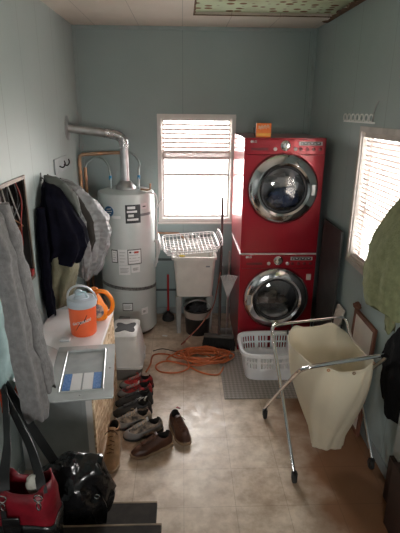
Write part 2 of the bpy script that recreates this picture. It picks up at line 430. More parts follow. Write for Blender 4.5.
B = thing('venetian_blind', 'cream venetian blind lowered over the side window with slats open flat', 'window blind', (XR+.03, 2.8, rz1-.02))
MB().box(XR+.012, XR+.05, ry0+.015, ry1-.015, rz1-.045, rz1-.012).build('headrail', mat('rail_cream', (.60, .55, .5), .5), B, smooth=False, bev=.002)
sl = MB()
n = 26
for i in range(n):
    z = rz1-.07-(rz1-rz0-.11)*i/(n-1)
    m_ = Matrix.Translation((XR+.032, 0, z)) @ Matrix.Rotation(radians(50), 4, 'Y')
    sl.box(-.013, .013, ry0+.018, ry1-.018, -.001, .001, m_)
sl.build('slats', slat_m, B, smooth=False)
MB().box(XR+.01, XR+.055, ry0+.018, ry1-.018, rz0+.014, rz0+.03).build('bottom_rail', slat_m, B, smooth=False)
for cxx in (XR+.01, XR+.054): MB().tube([(cxx, ry1-.12, rz1-.04), (cxx, ry1-.12, rz0+.03)], .0016, 5).build('ladder_cord', white, B)

# ------------------------------------------------------------------ steps at the near end
step_m = mat('step_dark', (.035, .026, .02), .85, var=.25, scale=20)
step_e = mat('step_edge', (.33, .24, .15), .6, var=.2)
ST = thing('entry_steps', 'dark wooden entry steps at the bottom left with bags standing on them', 'steps', (-.58, 1.5, 0))
for i, (y1, z, x1) in enumerate(((2.0, .18, -.145), (1.69, .36, -.105), (1.38, .54, -.105))):
    y0 = YF+.01 if i == 2 else y1-.33
    MB().box(XL+.013, x1, y0, y1, z-.035, z).build('tread', step_m, ST, smooth=False, bev=.004)
    MB().box(XL+.013, x1, y1+.001, y1+.012, z-.03, z-.002).build('nosing', step_e, ST, smooth=False, bev=.002)
    MB().box(XL+.013, x1-.01, y1-.05, y1-.03, 0 if i == 0 else z-.18, z-.036).build('riser', step_m, ST, smooth=False)
MB().box(-.17, -.15, YF+.01, 1.33, 0, .5).build('side_board', step_m, ST, smooth=False)

# ------------------------------------------------------------------ washer and dryer
def machine(z0, label, top):
    X0, X1, Y0, Y1, Z0, Z1 = .515, 1.203, 3.985, (4.79 if top else 4.72), z0, z0+(1.0 if top else .965)
    cx, cz = .858, z0+.545 if top else z0+.535
    if top: cz = 1.565
    R = .215
    A = thing('clothes_dryer' if top else 'washing_machine', label, 'dryer' if top else 'washing machine', ((X0+X1)/2, Y0, z0))
    bd = MB(); bm = bd.bm
    cor = [(X1, Z1), (X0, Z1), (X0, Z0), (X1, Z0)]
    ang = sorted([2*pi*k/56 for k in range(56)]+[atan2(q[1]-cz, q[0]-cx) % (2*pi) for q in cor])
    inn, out = [], []
    for a in ang:
        dx, dz = cos(a), sin(a)
        tt = min([((X1-cx)/dx) if dx > 1e-9 else ((X0-cx)/dx) if dx < -1e-9 else 9, ((Z1-cz)/dz) if dz > 1e-9 else ((Z0-cz)/dz) if dz < -1e-9 else 9])
        inn.append(bm.verts.new((cx+R*dx, Y0, cz+R*dz))); out.append(bm.verts.new((cx+tt*dx, Y0, cz+tt*dz)))
    n = len(ang); back = [bm.verts.new((v.co.x, Y1, v.co.z)) for v in out]
    for i in range(n):
        j = (i+1) % n
        bm.faces.new((inn[i], inn[j], out[j], out[i])); bm.faces.new((out[i], out[j], back[j], back[i]))
    bm.faces.new(back)
    bd.build('body', red_m, A, bev=.012, seg=3)
    RX = Matrix.Translation((cx, Y0, cz)) @ Matrix.Rotation(pi/2, 4, 'X')      # +z of the profile points at the room
    drum = MB().lathe([(R, 0), (R+.02, -.08), (.24, -.12), (.24, -.42), (.02, -.44)], RX, 40, cap0=False).build('drum', steel, A)
    for k in range(3):
        MB().box(-.03, .03, .205, .24, -.40, -.13, RX @ Matrix.Rotation(2*pi*k/3+.7, 4, 'Z')).build('drum_fin', steel, drum, bev=.01)
    # door: chrome ring + dark inner bezel + bowed glass
    dr = MB().lathe([(.292, .002), (.297, .02), (.290, .036), (.268, .050), (.225, .060), (.206, .050), (.198, .03), (.20, .004)], RX, 64, False, False).build('door', chrome, A)
    MB().lathe([(.298, .0), (.305, .008), (.298, .016)], RX, 64, False, False).build('door_gasket', red_d, dr)
    MB().lathe([(.200, .044), (.196, .049), (.186, .044), (.180, .02), (.19, .004)], RX, 56, False, False).build('door_bezel', mat('bezel_grey', (.07, .07, .075), .25), dr)
    MB().lathe([(.186, .036), (.15, .05), (.1, .06), (.05, .065), (.005, .067)], RX, 48, False, True).build('door_glass', G_door, dr)
    MB().box(cx-.275 if not top else cx+.235, (cx-.235) if not top else cx+.275, Y0-.058, Y0-.045, cz-.05, cz+.05).build('door_grip', steel, dr, bev=.006)
    # control fascia
    zf = Z1-.135
    MB().box(X0+.012, X1-.012, Y0-.010, Y0+.0, zf, Z1-.012).build('control_panel', red_m, A, bev=.006, seg=3)
    MB().tube(bez([(X0+.02, Y0-.011, zf-.002), (cx-.18, Y0-.012, zf-.004), (cx, Y0-.013, zf+.004), (cx+.18, Y0-.012, zf-.004), (X1-.02, Y0-.011, zf-.002)]), .0022, 6).build('seam', red_d, A)
    kz = Z1-.062; kx = cx+.0
    RK = Matrix.Translation((kx, Y0-.010, kz)) @ Matrix.Rotation(pi/2, 4, 'X')
    kn = MB().lathe([(.042, 0), (.042, .006), (.036, .010), (.030, .012), (.030, .028), (.025, .033), (.004, .034)], RK, 36, False).build('dial', chrome, A)
    MB().box(kx-.003, kx+.003, Y0-.046, Y0-.042, kz+.003, kz+.026).build('dial_mark', black, kn)
    for bx_ in (kx-.085, kx+.085):
        RB = Matrix.Translation((bx_, Y0-.010, kz-.028)) @ Matrix.Rotation(pi/2, 4, 'X')
        MB().lathe([(.016, 0), (.016, .006), (.011, .010), (.003, .011)], RB, 20, False).build('button', mat('button_silver', (.7, .68, .68), .3, metal=.5), A)
    dsp = MB().box(X1-.235, X1-.035, Y0-.014, Y0-.0101, kz+.002, kz+.034).build('display', mat('display_surround', (.55, .55, .55), .35, metal=.4), A, bev=.002)
    MB().box(X1-.222, X1-.05, Y0-.0155, Y0-.0141, kz+.007, kz+.029).build('screen', mat('screen_dark', (.03, .035, .04), .15), dsp)
    g = MB()
    for k in range(6): g.box(X1-.215+k*.027, X1-.198+k*.027, Y0-.0162, Y0-.0156, kz+.012+(k % 2)*.004, kz+.020+(k % 2)*.004)
    g.build('indicator', mat('indicator_white', (.7, .75, .78), .4), dsp)
    for k in range(4):
        RB = Matrix.Translation((X1-.215+k*.055, Y0-.010, kz-.03)) @ Matrix.Rotation(pi/2, 4, 'X')
        MB().lathe([(.0145, 0), (.0145, .004), (.011, .006), (.002, .006)], RB, 18, False).build('button', red_d, A)
    dw = MB().box(X0+.045, X0+.21, Y0-.013, Y0-.0101, kz-.045, kz+.005).build('detergent_drawer' if not top else 'handle_recess', red_m, A, bev=.003)
    MB().box(X0+.055, X0+.20, Y0-.0142, Y0-.0131, kz-.040, kz-.018).build('grip', red_d, dw, bev=.002)
    tm = mat('logo_grey', (.75, .72, .72), .4)
    text_part('logo', 'LG', .026, tm, A, lambda x, y: Vector((X0+.085+x, Y0-.0108, kz+.032+y)))
    RL = Matrix.Translation((X0+.058, Y0-.0102, kz+.032)) @ Matrix.Rotation(pi/2, 4, 'X')
    MB().lathe([(.011, 0), (.011, .001), (.002, .0012)], RL, 18, False).build('logo_disc', tm, A)
    for dx in (.05, .14): MB().lathe([(.022, 0), (.022, .012)], Matrix.Translation((0, 0, 0)), 4) if False else None
    if not top:
        MB().box(X1-.075, X1-.035, Y0-.012, Y0-.0005, cz+.18, cz+.235).build('sticker', mat('sticker_pale', (.6, .5, .45), .5), A)
    # feet
    for fx in (X0+.07, X1-.07):
        for fy in (Y0+.07, Y1-.07):
            if not top: MB().lathe([(.022, 0), (.022, .012), (.012, .014), (.012, .024)], Matrix.Translation((fx, fy, 0)), 16).build('foot', rubber, A)
    return A, (cx, Y0, cz)
WM, wc = machine(.02, 'glossy red front-loading washing machine standing on the floor under the dryer', False)
DR, dc = machine(.99, 'glossy red front-loading dryer stacked on top of the washing machine', True)
tr = MB().box(.507, .514, 3.99, 4.72, .978, .990).box(.507, 1.199, 3.974, 3.99, .978, .990).build('stacking_trim', mat('trim_silver', (.75, .7, .7), .3, metal=.3), DR, smooth=False)
def lump(name, label, cat, c, r, sc, m, jit=.5, seed=0):
    o = MB(); c = Vector(c); rings = []; n = 22
    for i in range(1, n):
        a = -pi/2+pi*i/n; rg = []
        for k in range(30):
            t = 2*pi*k/30; d = Vector((cos(a)*cos(t), cos(a)*sin(t), sin(a)))
            q = 1+jit*(noise.noise(d*2.1+Vector((seed, 3, 1)))+.5*noise.noise(d*5+Vector((seed, 0, 0))))
            rg.append(c+Vector((d.x*sc[0], d.y*sc[1], d.z*sc[2]))*r*q)
        rings.append(rg)
    o.loft(rings); return tag(o.build(name, m), label, cat)
denim = mat('denim', (.10, .15, .30), .8, var=.2, scale=30, bump=.3)
lump('jeans', 'blue denim bundle seen through the round glass of the upper dryer', 'clothes', (.90, 4.11, 1.47), .12, (1.1, .9, .75), denim, .35, 3)
lump('towel', 'pale grey cloth bundle lying on the blue denim inside the dryer', 'clothes', (.85, 4.09, 1.625), .095, (1.1, .7, .55), mat('grey_towel', (.6, .6, .58), .9, bump=.4), .45, 9)
lump('laundry_pile', 'dark grey wash load behind the round glass of the lower washing machine', 'clothes', (.86, 4.20, .44), .12, (1.2, .9, .65), mat('dark_wash', (.16, .15, .14), .9, bump=.4), .4, 5)

# orange box on dryer
ob = thing('dryer_sheet_box', 'small orange carton standing on the front edge of the red dryer top', 'box', (.675, 4.03, 1.99))
or_m = mat('carton_orange', (.85, .19, .02), .5, var=.06)
mt = Matrix.Translation((.675, 4.03, 1.9905)) @ Matrix.Rotation(radians(-4), 4, 'Z')
MB().box(-.062, .062, -.025, .025, 0, .115, mt).build('carton', or_m, ob, smooth=False, bev=.002)
g = MB()
for zz, amp in ((.085, .008), (.072, .010)):
    g.tube([mt @ Vector((-.045+.09*i/14, -.0262, zz+amp*sin(i*1.7)+.012*i/14)) for i in range(15)], .0028, 6)
g.build('lettering', mat('carton_white', (.85, .75, .6), .5), ob)
MB().box(-.058, .058, -.0268, -.0255, .012, .035, mt).build('label_band', mat('carton_yellow', (.9, .42, .05), .5), ob, smooth=False)
MB().tube([(.612, 4.05, 1.994), (.600, 4.05, 2.03), (.596, 4.045, 2.07)], .004, 6).build('flap', black, ob)

# ------------------------------------------------------------------ water heater
HX, HY, HR = -.555, 4.556, .272
H = thing('water_heater', 'tall pale grey water heater tank standing in the back left corner', 'water heater', (HX, HY, 0))
MB().lathe([(HR-.02, .03), (HR-.012, .035), (HR, .05), (HR, .49)], Matrix.Translation((HX, HY, 0)), 64).build('lower_jacket', heater_m, H)
MB().lathe([(HR, .491), (HR, 1.435), (HR-.008, 1.455), (HR-.05, 1.468), (.02, 1.478)], Matrix.Translation((HX, HY, 0)), 64).build('tank_jacket', heater_m, H)
MB().lathe([(HR-.03, 0), (HR-.03, .032)], Matrix.Translation((HX, HY, 0)), 40).build('base_ring', mat('rusty_base', (.10, .07, .05), .7), H)
def hcyl(a0, a1, z0, z1, r, name, m, parent, th=.002, n=14, slope=0):
    g = MB(); rings = []
    for i in range(n+1):
        a = a0+(a1-a0)*i/n; dz = slope*(i/n)
        rings.append([(HX+r*cos(a), HY+r*sin(a), z0+dz), (HX+(r+th)*cos(a), HY+(r+th)*sin(a), z0+dz), (HX+(r+th)*cos(a), HY+(r+th)*sin(a), z1+dz), (HX+r*cos(a), HY+r*sin(a), z1+dz)])
    g.loft(rings); return g.build(name, m, parent, smooth=True)
A_ = lambda x: -pi/2+math.asin(max(-1, min(1, (x-HX)/HR)))     # azimuth of a front point at world x
strap = MB(); rings = []
for i in range(73):
    a = 2*pi*i/72; zc_ = .525-.03*cos(a-.4)
    rings.append([(HX+r*cos(a), HY+r*sin(a), zc_+dz) for r, dz in ((HR+.0005, -.016), (HR+.004, -.016), (HR+.004, .016), (HR+.0005, .016))])
strap.loft(rings, False, False).build('strap', mat('strap_metal', (.30, .30, .29), .45, metal=.6, scale=60, var=.25), H)
lab = mat('label_white', (.85, .86, .86), .5, var=.03); ink = mat('label_ink', (.03, .035, .04), .5); inkb = mat('label_blue', (.03, .16, .36), .4)
hcyl(A_(-.535), A_(-.40), 1.19, 1.365, HR+.0005, 'rating_label', ink, H)
lp = MB()
for x0, x1, z0, z1 in ((-.515, -.445, 1.325, 1.35), (-.52, -.43, 1.29, 1.31), (-.51, -.46, 1.25, 1.275), (-.52, -.42, 1.215, 1.235)):
    a0, a1 = A_(x0), A_(x1); r = HR+.003
    lp.loft([[(HX+q*cos(a), HY+q*sin(a), z) for q, z in ((r, z0), (r+.001, z0), (r+.001, z1), (r, z1))] for a in (a0, (a0+a1)/2, a1)])
lp.build('label_print', lab, H)
hcyl(A_(-.395), A_(-.345), 1.315, 1.37, HR+.0005, 'name_plate', mat('plate_silver', (.8, .8, .8), .3, metal=.3), H)
hcyl(A_(-.38), A_(-.355), 1.335, 1.345, HR+.003, 'name_print', ink, H, th=.001, n=3)
hcyl(A_(-.40), A_(-.315), 1.25, 1.275, HR+.0005, 'lettering_band', mat('letter_grey', (.20, .22, .23), .5), H)
# round blue emblem
def hpatch(name, m, pts_lo_hi, r, parent):
    g = MB(); g.loft([[(HX+q*cos(A_(x)), HY+q*sin(A_(x)), z) for q, z in ((r, lo), (r+.0012, lo), (r+.0012, hi), (r, hi))] for x, lo, hi in pts_lo_hi])
    return g.build(name, m, parent)
c0 = -.688
em = hpatch('emblem', mat('emblem_pale', (.6, .7, .78), .4), [(c0+.050*cos(t_), 1.30-.056*sin(t_)-.0002, 1.30+.056*sin(t_)+.0002) for t_ in [pi-pi*k/16 for k in range(17)]], HR+.0008, H)
hpatch('emblem_disc', inkb, [(c0+.043*cos(t_), 1.30-.048*sin(t_)-.0002, 1.30+.048*sin(t_)+.0002) for t_ in [pi-pi*k/16 for k in range(17)]], HR+.0025, em)
for dz, w_ in ((.020, .022), (-.002, .030), (-.024, .020)):
    hpatch('emblem_stripe', lab, [(c0-w_, 1.30+dz-.006, 1.30+dz), (c0, 1.30+dz-.002, 1.30+dz+.006), (c0+w_, 1.30+dz+.002, 1.30+dz+.010)], HR+.004, em)
hcyl(A_(-.66), A_(-.58), 1.235, 1.26, HR+.0005, 'emblem_lettering', lab, H)
# warning labels
def warn(x0, x1, z0, z1, frame, nm='warning_label'):
    o = hcyl(A_(x0), A_(x1), z0, z1, HR+.0005, nm, ink if frame else lab, H)
    if frame: hcyl(A_(x0+.006), A_(x1-.006), z0+.008, z1-.008, HR+.003, 'label_face', lab, o, th=.001)
    g = MB()
    for k in range(4):
        zz = z1-.03-(z1-z0-.05)*k/3.4
        a0, a1 = A_(x0+.014), A_(x1-.016-.01*(k % 2)); r = HR+.0045
        g.loft([[(HX+q*cos(a), HY+q*sin(a), z) for q, z in ((r, zz), (r+.0006, zz), (r+.0006, zz+.004), (r, zz+.004))] for a in (a0, (a0+a1)/2, a1)])
    g.build('print', mat('print_grey', (.35, .35, .36), .6), o)
    return o
warn(-.685, -.625, .80, .93, True); warn(-.62, -.535, .78, .935, False); w3 = warn(-.53, -.405, .785, .935, True)
hcyl(A_(-.515), A_(-.495), .90, .915, HR+.0055, 'print_mark', ink, w3, th=.0006, n=2); hcyl(A_(-.47), A_(-.43), .895, .915, HR+.0055, 'print_mark', mat('ink_red', (.5, .06, .03), .5), w3, th=.0006, n=2)
warn(-.62, -.51, .68, .775, False); warn(-.50, -.42, .70, .775, False)
warn(-.60, -.50, .30, .385, True); warn(-.42, -.36, .24, .31, False)
gv = MB().box(-.64, -.53, HY-HR-.055, HY-HR+.02, .17, .24).build('gas_valve', mat('valve_grey', (.25, .25, .25), .5), H, bev=.008)
MB().lathe([(.022, 0), (.022, .02), (.016, .025)], Matrix.Translation((-.60, HY-HR-.055, .205)) @ Matrix.Rotation(pi/2, 4, 'X'), 20).build('valve_knob', mat('knob_red', (.4, .06, .04), .4), gv)
MB().tube(bez([(-.62, HY-HR-.03, .17), (-.68, HY-HR-.05, .12), (-.74, HY-HR+.03, .3), (-.80, HY-.15, .4)]), .007, 8).build('gas_line', copper, H)
# draft hood and flue
MB().lathe([(.10, 1.476), (.095, 1.50), (.05, 1.55), (.046, 1.552)], Matrix.Translation((HX, HY, 0)), 32).build('draft_hood', steel, H)
V = thing('flue_pipe', 'galvanised flue pipe rising from the water heater and turning into the left wall', 'pipe', (HX, HY, 1.55))
PX = HX
MB().tube([(PX, HY, 1.5525), (PX, HY, 1.86)], .040, 24).build('vertical_duct', steel, V)
MB().tube(bez([(PX, HY, 1.86), (PX-.003, HY, 1.92), (PX-.04, HY-.01, 1.965), (PX-.10, HY-.03, 1.985), (PX-.17, HY-.055, 1.998)], 6), [.045]*25, 24).build('elbow', mat('foil', (.7, .7, .72), .25, metal=.9, var=.2, scale=40, bump=.6, bscale=50), V)
MB().tube([(PX-.17, HY-.055, 1.998), (XL-.02, 4.38, 2.045)], .040, 24).build('horizontal_duct', steel, V)
MB().lathe([(.042, -.001), (.105, 0), (.105, .004), (.042, .012)], Matrix.Translation((XL+.001, 4.38, 2.045)) @ Matrix.Rotation(pi/2, 4, 'Y'), 36, False, False).build('wall_flange', steel, V)
# copper + flex lines
P_ = thing('water_pipes', 'copper supply pipes in the back left corner with two flexible lines to the heater', 'pipes', (-.98, 4.8, 0))
MB().tube([(-1.003, 4.66, .02), (-1.003, 4.66, 1.73), (-.995, 4.66, 1.77), (-.97, 4.665, 1.785), (-.70, 4.72, 1.80), (-.56, 4.74, 1.80)], .018, 12).build('hot_pipe', copper, P_)
MB().tube([(-.96, 4.70, .02), (-.96, 4.70, 1.66)], .016, 12).build('cold_pipe', copper, P_)
flexm = mat('flex_line', (.45, .52, .52), .4, metal=.4)
f1 = MB().tube(bez([(-.96, 4.70, 1.66), (-.93, 4.70, 1.71), (-.84, 4.72, 1.755), (-.74, 4.62, 1.72), (-.70, 4.56, 1.62), (-.695, 4.556, 1.47)]), .010, 12).build('flex_hose', flexm, P_)
f2 = MB().tube(bez([(-.56, 4.74, 1.80), (-.48, 4.73, 1.775), (-.43, 4.70, 1.71), (-.425, 4.60, 1.64), (-.43, 4.556, 1.47)]), .010, 12).build('flex_hose', flexm, P_)
bl = mat('blue_band', (.02, .25, .5), .4)
MB().tube([(-.698, 4.56, 1.56), (-.697, 4.556, 1.60)], .014, 12).build('blue_fitting', bl, f1); MB().tube([(-.4265, 4.58, 1.56), (-.4255, 4.585, 1.60)], .014, 12).build('blue_fitting', bl, f2)
MB().tube([(-.40, 4.50, 1.478), (-.34, 4.42, 1.485), (-.31, 4.42, 1.49), (-.305, 4.42, 1.545)], .009, 8).build('copper_stub', copper, H)
MB().tube(bez([(HX+.20, HY-.14, 1.46), (HX+.27, HY-.12, 1.45), (HX+.30, HY-.1, 1.40), (HX+.295, HY-.10, 1.2), (HX+.295, HY-.10, .75)]), .010, 10).build('relief_pipe', plastic_w, H)
MB().tube(bez([(HX+.29, HY-.10, 1.28), (HX+.33, HY-.11, 1.36), (HX+.36, HY-.12, 1.40)]), .008, 8).build('relief_lever', plastic_w, H)
MB().tube(bez([(HX+.27, HY-.05, .96), (HX+.31, HY-.08, .97), (HX+.32, HY-.09, .90), (HX+.29, HY-.08, .78), (HX+.27, HY-.06, .70)]), .014, 10).build('drain_loop', plastic_w, H)

# ------------------------------------------------------------------ laundry sink
SX0, SX1, SY0, SY1 = -.112, .335, 4.33, 4.80
SK = thing('utility_sink', 'white plastic laundry tub on four legs below the back window', 'sink', (.11, 4.56, 0))
tub_m = mat('tub_plastic', (.78, .76, .71), .45, var=.05)
def rrect(x0, x1, y0, y1, z, r=.04, k=5):
    o = []
    for cx, cy, a0 in ((x1-r, y0+r, -pi/2), (x1-r, y1-r, 0), (x0+r, y1-r, pi/2), (x0+r, y0+r, pi)):
        for i in range(k+1):
            a = a0+pi/2*i/k; o.append((cx+r*cos(a), cy+r*sin(a), z))
    return o
tb = MB(); 
tb.loft([rrect(SX0+.045, SX1-.04, SY0+.05, SY1-.05, .41), rrect(SX0+.02, SX1-.015, SY0+.02, SY1-.02, .79), rrect(SX0+.018, SX1-.013, SY0+.018, SY1-.018, .805), rrect(SX0, SX1, SY0, SY1, .81), rrect(SX0, SX1, SY0, SY1, .838),
         rrect(SX0+.01, SX1-.01, SY0+.01, SY1-.01, .842), rrect(SX0+.03, SX1-.03, SY0+.03, SY1-.03, .838), rrect(SX0+.06, SX1-.06, SY0+.06, SY1-.06, .44)])
tb.build('tub', tub_m, SK)
MB().box(SX1-.11, SX1-.07, SY0+.0145, SY0+.018, .735, .75).build('label', mat('tub_label', (.3, .32, .34), .5), SK)
for lx in (SX0+.045, SX1-.085):
    for ly in (SY0+.05, SY1-.09):
        MB().loft([rrect(lx, lx+.04, ly, ly+.04, 0, .006, 2), rrect(lx-.012, lx+.055, ly-.005, ly+.05, .409, .006, 2)]).build('leg', mat('leg_plastic', (.34, .35, .34), .5), SK)
fc = thing('faucet', 'chrome two-handled faucet at the rear of the laundry sink', 'faucet', (.107, 4.77, .842))
MB().box(.03, .185, 4.79, 4.83, .8415, .875).build('faucet_base', chrome, fc, bev=.008)
for fx in (.05, .165):
    MB().lathe([(.012, .875), (.012, .905), (.030, .91), (.034, .925), (.026, .945), (.006, .95)], Matrix.Translation((fx, 4.81, 0)), 20).build('tap_handle', chrome, fc)
MB().tube(bez([(.107, 4.81, .875), (.107, 4.805, .93), (.107, 4.785, .955), (.107, 4.77, .95)]), .010, 10).build('spout', chrome, fc)
# supply pipe on the wall behind
MB().tube([(-.28, 4.862, .95), (-.05, 4.862, .95), (-.02, 4.862, .93), (.0, 4.85, .90), (.01, 4.84, .87)], .010, 10).build('supply_pipe', copper, P_)
# dish rack lying across the tub
DK = thing('dish_rack', 'white wire dish rack lying askew across the top of the laundry sink', 'dish rack', (.1, 4.5, .86))
wire = mat('white_wire', (.9, .9, .9), .4, var=.03)
mt = Matrix.Translation((.075, 4.555, .90)) @ Matrix.Rotation(radians(6), 4, 'Z') @ Matrix.Rotation(radians(8), 4, 'X') @ Matrix.Rotation(radians(-3), 4, 'Y')
g = MB()
for i in range(13):
    x = -.24+.48*i/12
    g.tube([mt @ Vector(q) for q in ((x, -.2, .05), (x, -.19, .005), (x, 0, -.01), (x, .19, .005), (x, .2, .05))], .0048, 6)
for j in range(9):
    y = -.18+.36*j/8
    g.tube([mt @ Vector((x, y, -.006+.0*x)) for x in (-.25, 0, .25)], .006, 6)
g.build('wire_grid', wire, DK)
g = MB()
for zz, rr in ((.05, .0055), (.03, .004)):
    g.tube([mt @ Vector(q) for q in rrect(-.27, .27, -.2, .2, zz, .05)], rr, 8, closed=True)
g.build('rim', wire, DK)
for sx in (-1, 1):
    g = MB()
    for dy in (-.16, -.10, -.04, .02, .08, .14):
        g.tube([mt @ Vector(q) for q in bez([(sx*.25, dy, -.005), (sx*.275, dy, .03), (sx*.30, dy, .07), (sx*.31, dy+.01, .10 if dy > -.1 else .07)])], .004, 6)
    g.tube([mt @ Vector(q) for q in bez([(sx*.30, -.17, .05), (sx*.31, -.12, .09), (sx*.315, 0, .105), (sx*.31, .12, .10), (sx*.30, .16, .05)])], .0055, 8)
    g.build('end_loop', wire, DK)
lump('sponge', 'small yellow sponge on the front rim of the laundry tub', 'sponge', (-.01, 4.345, .853), .016, (2.0, .8, .6), mat('sponge_yellow', (.7, .55, .05), .9), .1)

# bucket beneath
BK = thing('bucket', 'black bucket with a pale band standing under the laundry sink', 'bucket', (.14, 4.42, 0))
tm_ = Matrix.Translation((.150, 4.42, 0))
MB().lathe([(.115, 0), (.122, .01), (.138, .265), (.144, .27), (.144, .28), (.132, .28), (.115, .02), (.01, .015)], tm_, 36).build('pail', black, BK)
MB().lathe([(.1345, .19), (.139, .191), (.144, .262), (.139, .263)], tm_, 36, False, False).build('band', mat('band_pale', (.42, .36, .32), .5), BK)
MB().tube([tm_ @ Vector((.138*cos(a), -.03-.03*sin(a), .26+.12*sin(a))) for a in [pi*i/20 for i in range(21)]], .005, 8).build('bail_handle', steel, BK)
tag(lump('rag', 'dark rag bundled in the mouth of the black bucket', 'rag', (.155, 4.40, .27), .085, (1.1, 1.1, .7), mat('rag_dark', (.03, .03, .035), .9, bump=.4), .4, 2), None)

# red-handled plunger
PL = thing('plunger', 'red-handled plunger with black cup standing between the heater and the sink', 'plunger', (-.165, 4.72, 0))
tp = Matrix.Translation((-.165, 4.72, 0))
MB().lathe([(.065, 0), (.068, .012), (.062, .05), (.035, .075), (.016, .09), (.015, .11)], tp, 28).build('rubber_cup', rubber, PL)
MB().tube([(-.165, 4.72, .10), (-.163, 4.74, .52)], .011, 10).build('handle', mat('handle_red', (.55, .03, .03), .4), PL)

# ------------------------------------------------------------------ broom, rake
BR = thing('push_broom', 'wide black-bristled broom leaning up the back wall beside the laundry sink', 'broom', (.34, 4.05, 0))
mt = Matrix.Translation((.345, 4.06, 0)) @ Matrix.Rotation(radians(-8), 4, 'Z')
g = MB(); random.seed(3)
for i in range(46):
    for j in range(4):
        x = -.14+.28*i/45; y = -.025+.05*j/3
        dx, dy = x*1.12+random.uniform(-.006, .006), y*1.7+random.uniform(-.008, .008)
        g.tube([mt @ Vector((dx, dy, .003)), mt @ Vector((x, y, .12))], [.005, .0045], 4)
g.build('bristles', rubber, BR, smooth=False)
MB().box(-.145, .145, -.032, .032, .115, .142, mt).build('head_block', mat('broom_block', (.10, .09, .08), .5), BR, bev=.01)
MB().tube([(.345, 4.06, .14), (.42, 4.870, 1.33)], .014, 10).build('broom_handle', mat('handle_dark', (.07, .045, .04), .5), BR)
RK = thing('wire_rake', 'small grey metal rake with tines up leaning against the side of the red washer', 'rake', (.36, 4.2, 0))
mt = Matrix.Translation((.425, 4.13, .50)) @ Matrix.Rotation(radians(2), 4, 'Y')
MB().tube([(.42, 4.12, .004), (.425, 4.13, .50)], .009, 8).build('rake_handle', steel, RK)
g = MB()
for k in range(11):
    a = radians(-19+38*k/10)
    g.tube([mt @ Vector(q) for q in ((.0, 0, .0), (.12*sin(a), 0, .12*cos(a)), (.23*sin(a), 0, .23*cos(a)), (.235*sin(a), -.02, .235*cos(a)))], .0048, 5)
for rr in (.1, .16):
    g.tube([mt @ Vector((rr*sin(a), .004, rr*cos(a))) for a in [radians(-19+38*k/10) for k in range(11)]], .006, 5)
g.build('tines', mat('tine_grey', (.7, .71, .71), .4, metal=.1), RK)
DP = thing('dustpan', 'upright grey dustpan pole standing between the broom and the red washer', 'dustpan', (.45, 4.3, 0))
MB().tube([(.455, 4.35, .09), (.462, 4.42, .88)], .008, 8).build('handle', steel, DP)
dpb = MB(); dpb.box(.36, .50, 4.29, 4.295, 0.002, .10); dpb.box(.36, .50, 4.295, 4.43, .002, .008); dpb.box(.36, .366, 4.295, 4.40, .008, .08); dpb.box(.494, .50, 4.295, 4.40, .008, .08)
dpb.build('pan', mat('pan_grey', (.28, .28, .28), .5), DP, smooth=False)

# ------------------------------------------------------------------ orange cord heap
pts = []; random.seed(11)
cx_, cy_ = .20, 3.83
pts += [(-.33, 3.62, .007), (-.30, 3.75, .007), (-.28, 3.92, .007), (-.15, 3.93, .007), (-.02, 3.84, .012)]
n = 118
for i in range(n):
    a = .62*i; rx = .19+.10*noise.noise(Vector((i*.11, 0, 0)))*2; ry = .11+.05*noise.noise(Vector((0, i*.09, 5)))*2
    ox = .09*noise.noise(Vector((i*.05, 9, 2)))*2; oy = .05*noise.noise(Vector((3, i*.05, 7)))*2
    pts.append((min(.47, cx_+ox+rx*cos(a)+.01*random.uniform(-1, 1)), min(3.97, cy_+oy+ry*sin(a)), .008+.05*i/n+.018*abs(sin(i*1.3))))
pts += [(.05, 3.66, .03), (-.05, 3.60, .009), (-.20, 3.62, .007), (-.25, 3.72, .007), (-.17, 3.80, .007), (.0, 3.74, .014), (.15, 3.60, .01), (.3, 3.56, .007), (.36, 3.68, .012)]
tag(MB().tube(bez(pts, 5), .0075, 6).build('extension_cord', mat('cord_orange', (.68, .18, .06), .5, var=.2, scale=6)), 'orange extension cord heaped in loops on the floor before the broom', 'cord')
tag(MB().tube(bez([(.02, 4.18, .008), (-.02, 4.10, .02), (.05, 4.05, .12), (.17, 4.12, .22), (.29, 4.22, .36), (.33, 4.26, .52), (.365, 4.30, .70)]), .0055, 6).build('cable', mat('cable_red', (.30, .08, .05), .5)), 'dull red cable curving up past the black bucket toward the broom', 'cable')
tag(MB().tube(bez([(-.29, 4.0, .006), (-.20, 4.04, .006), (-.08, 3.99, .006), (.0, 4.0, .006), (.06, 3.95, .02)]), .004, 6).build('thin_cable', black), 'thin dark cable trailing along the floor between heater and cord heap', 'cable')

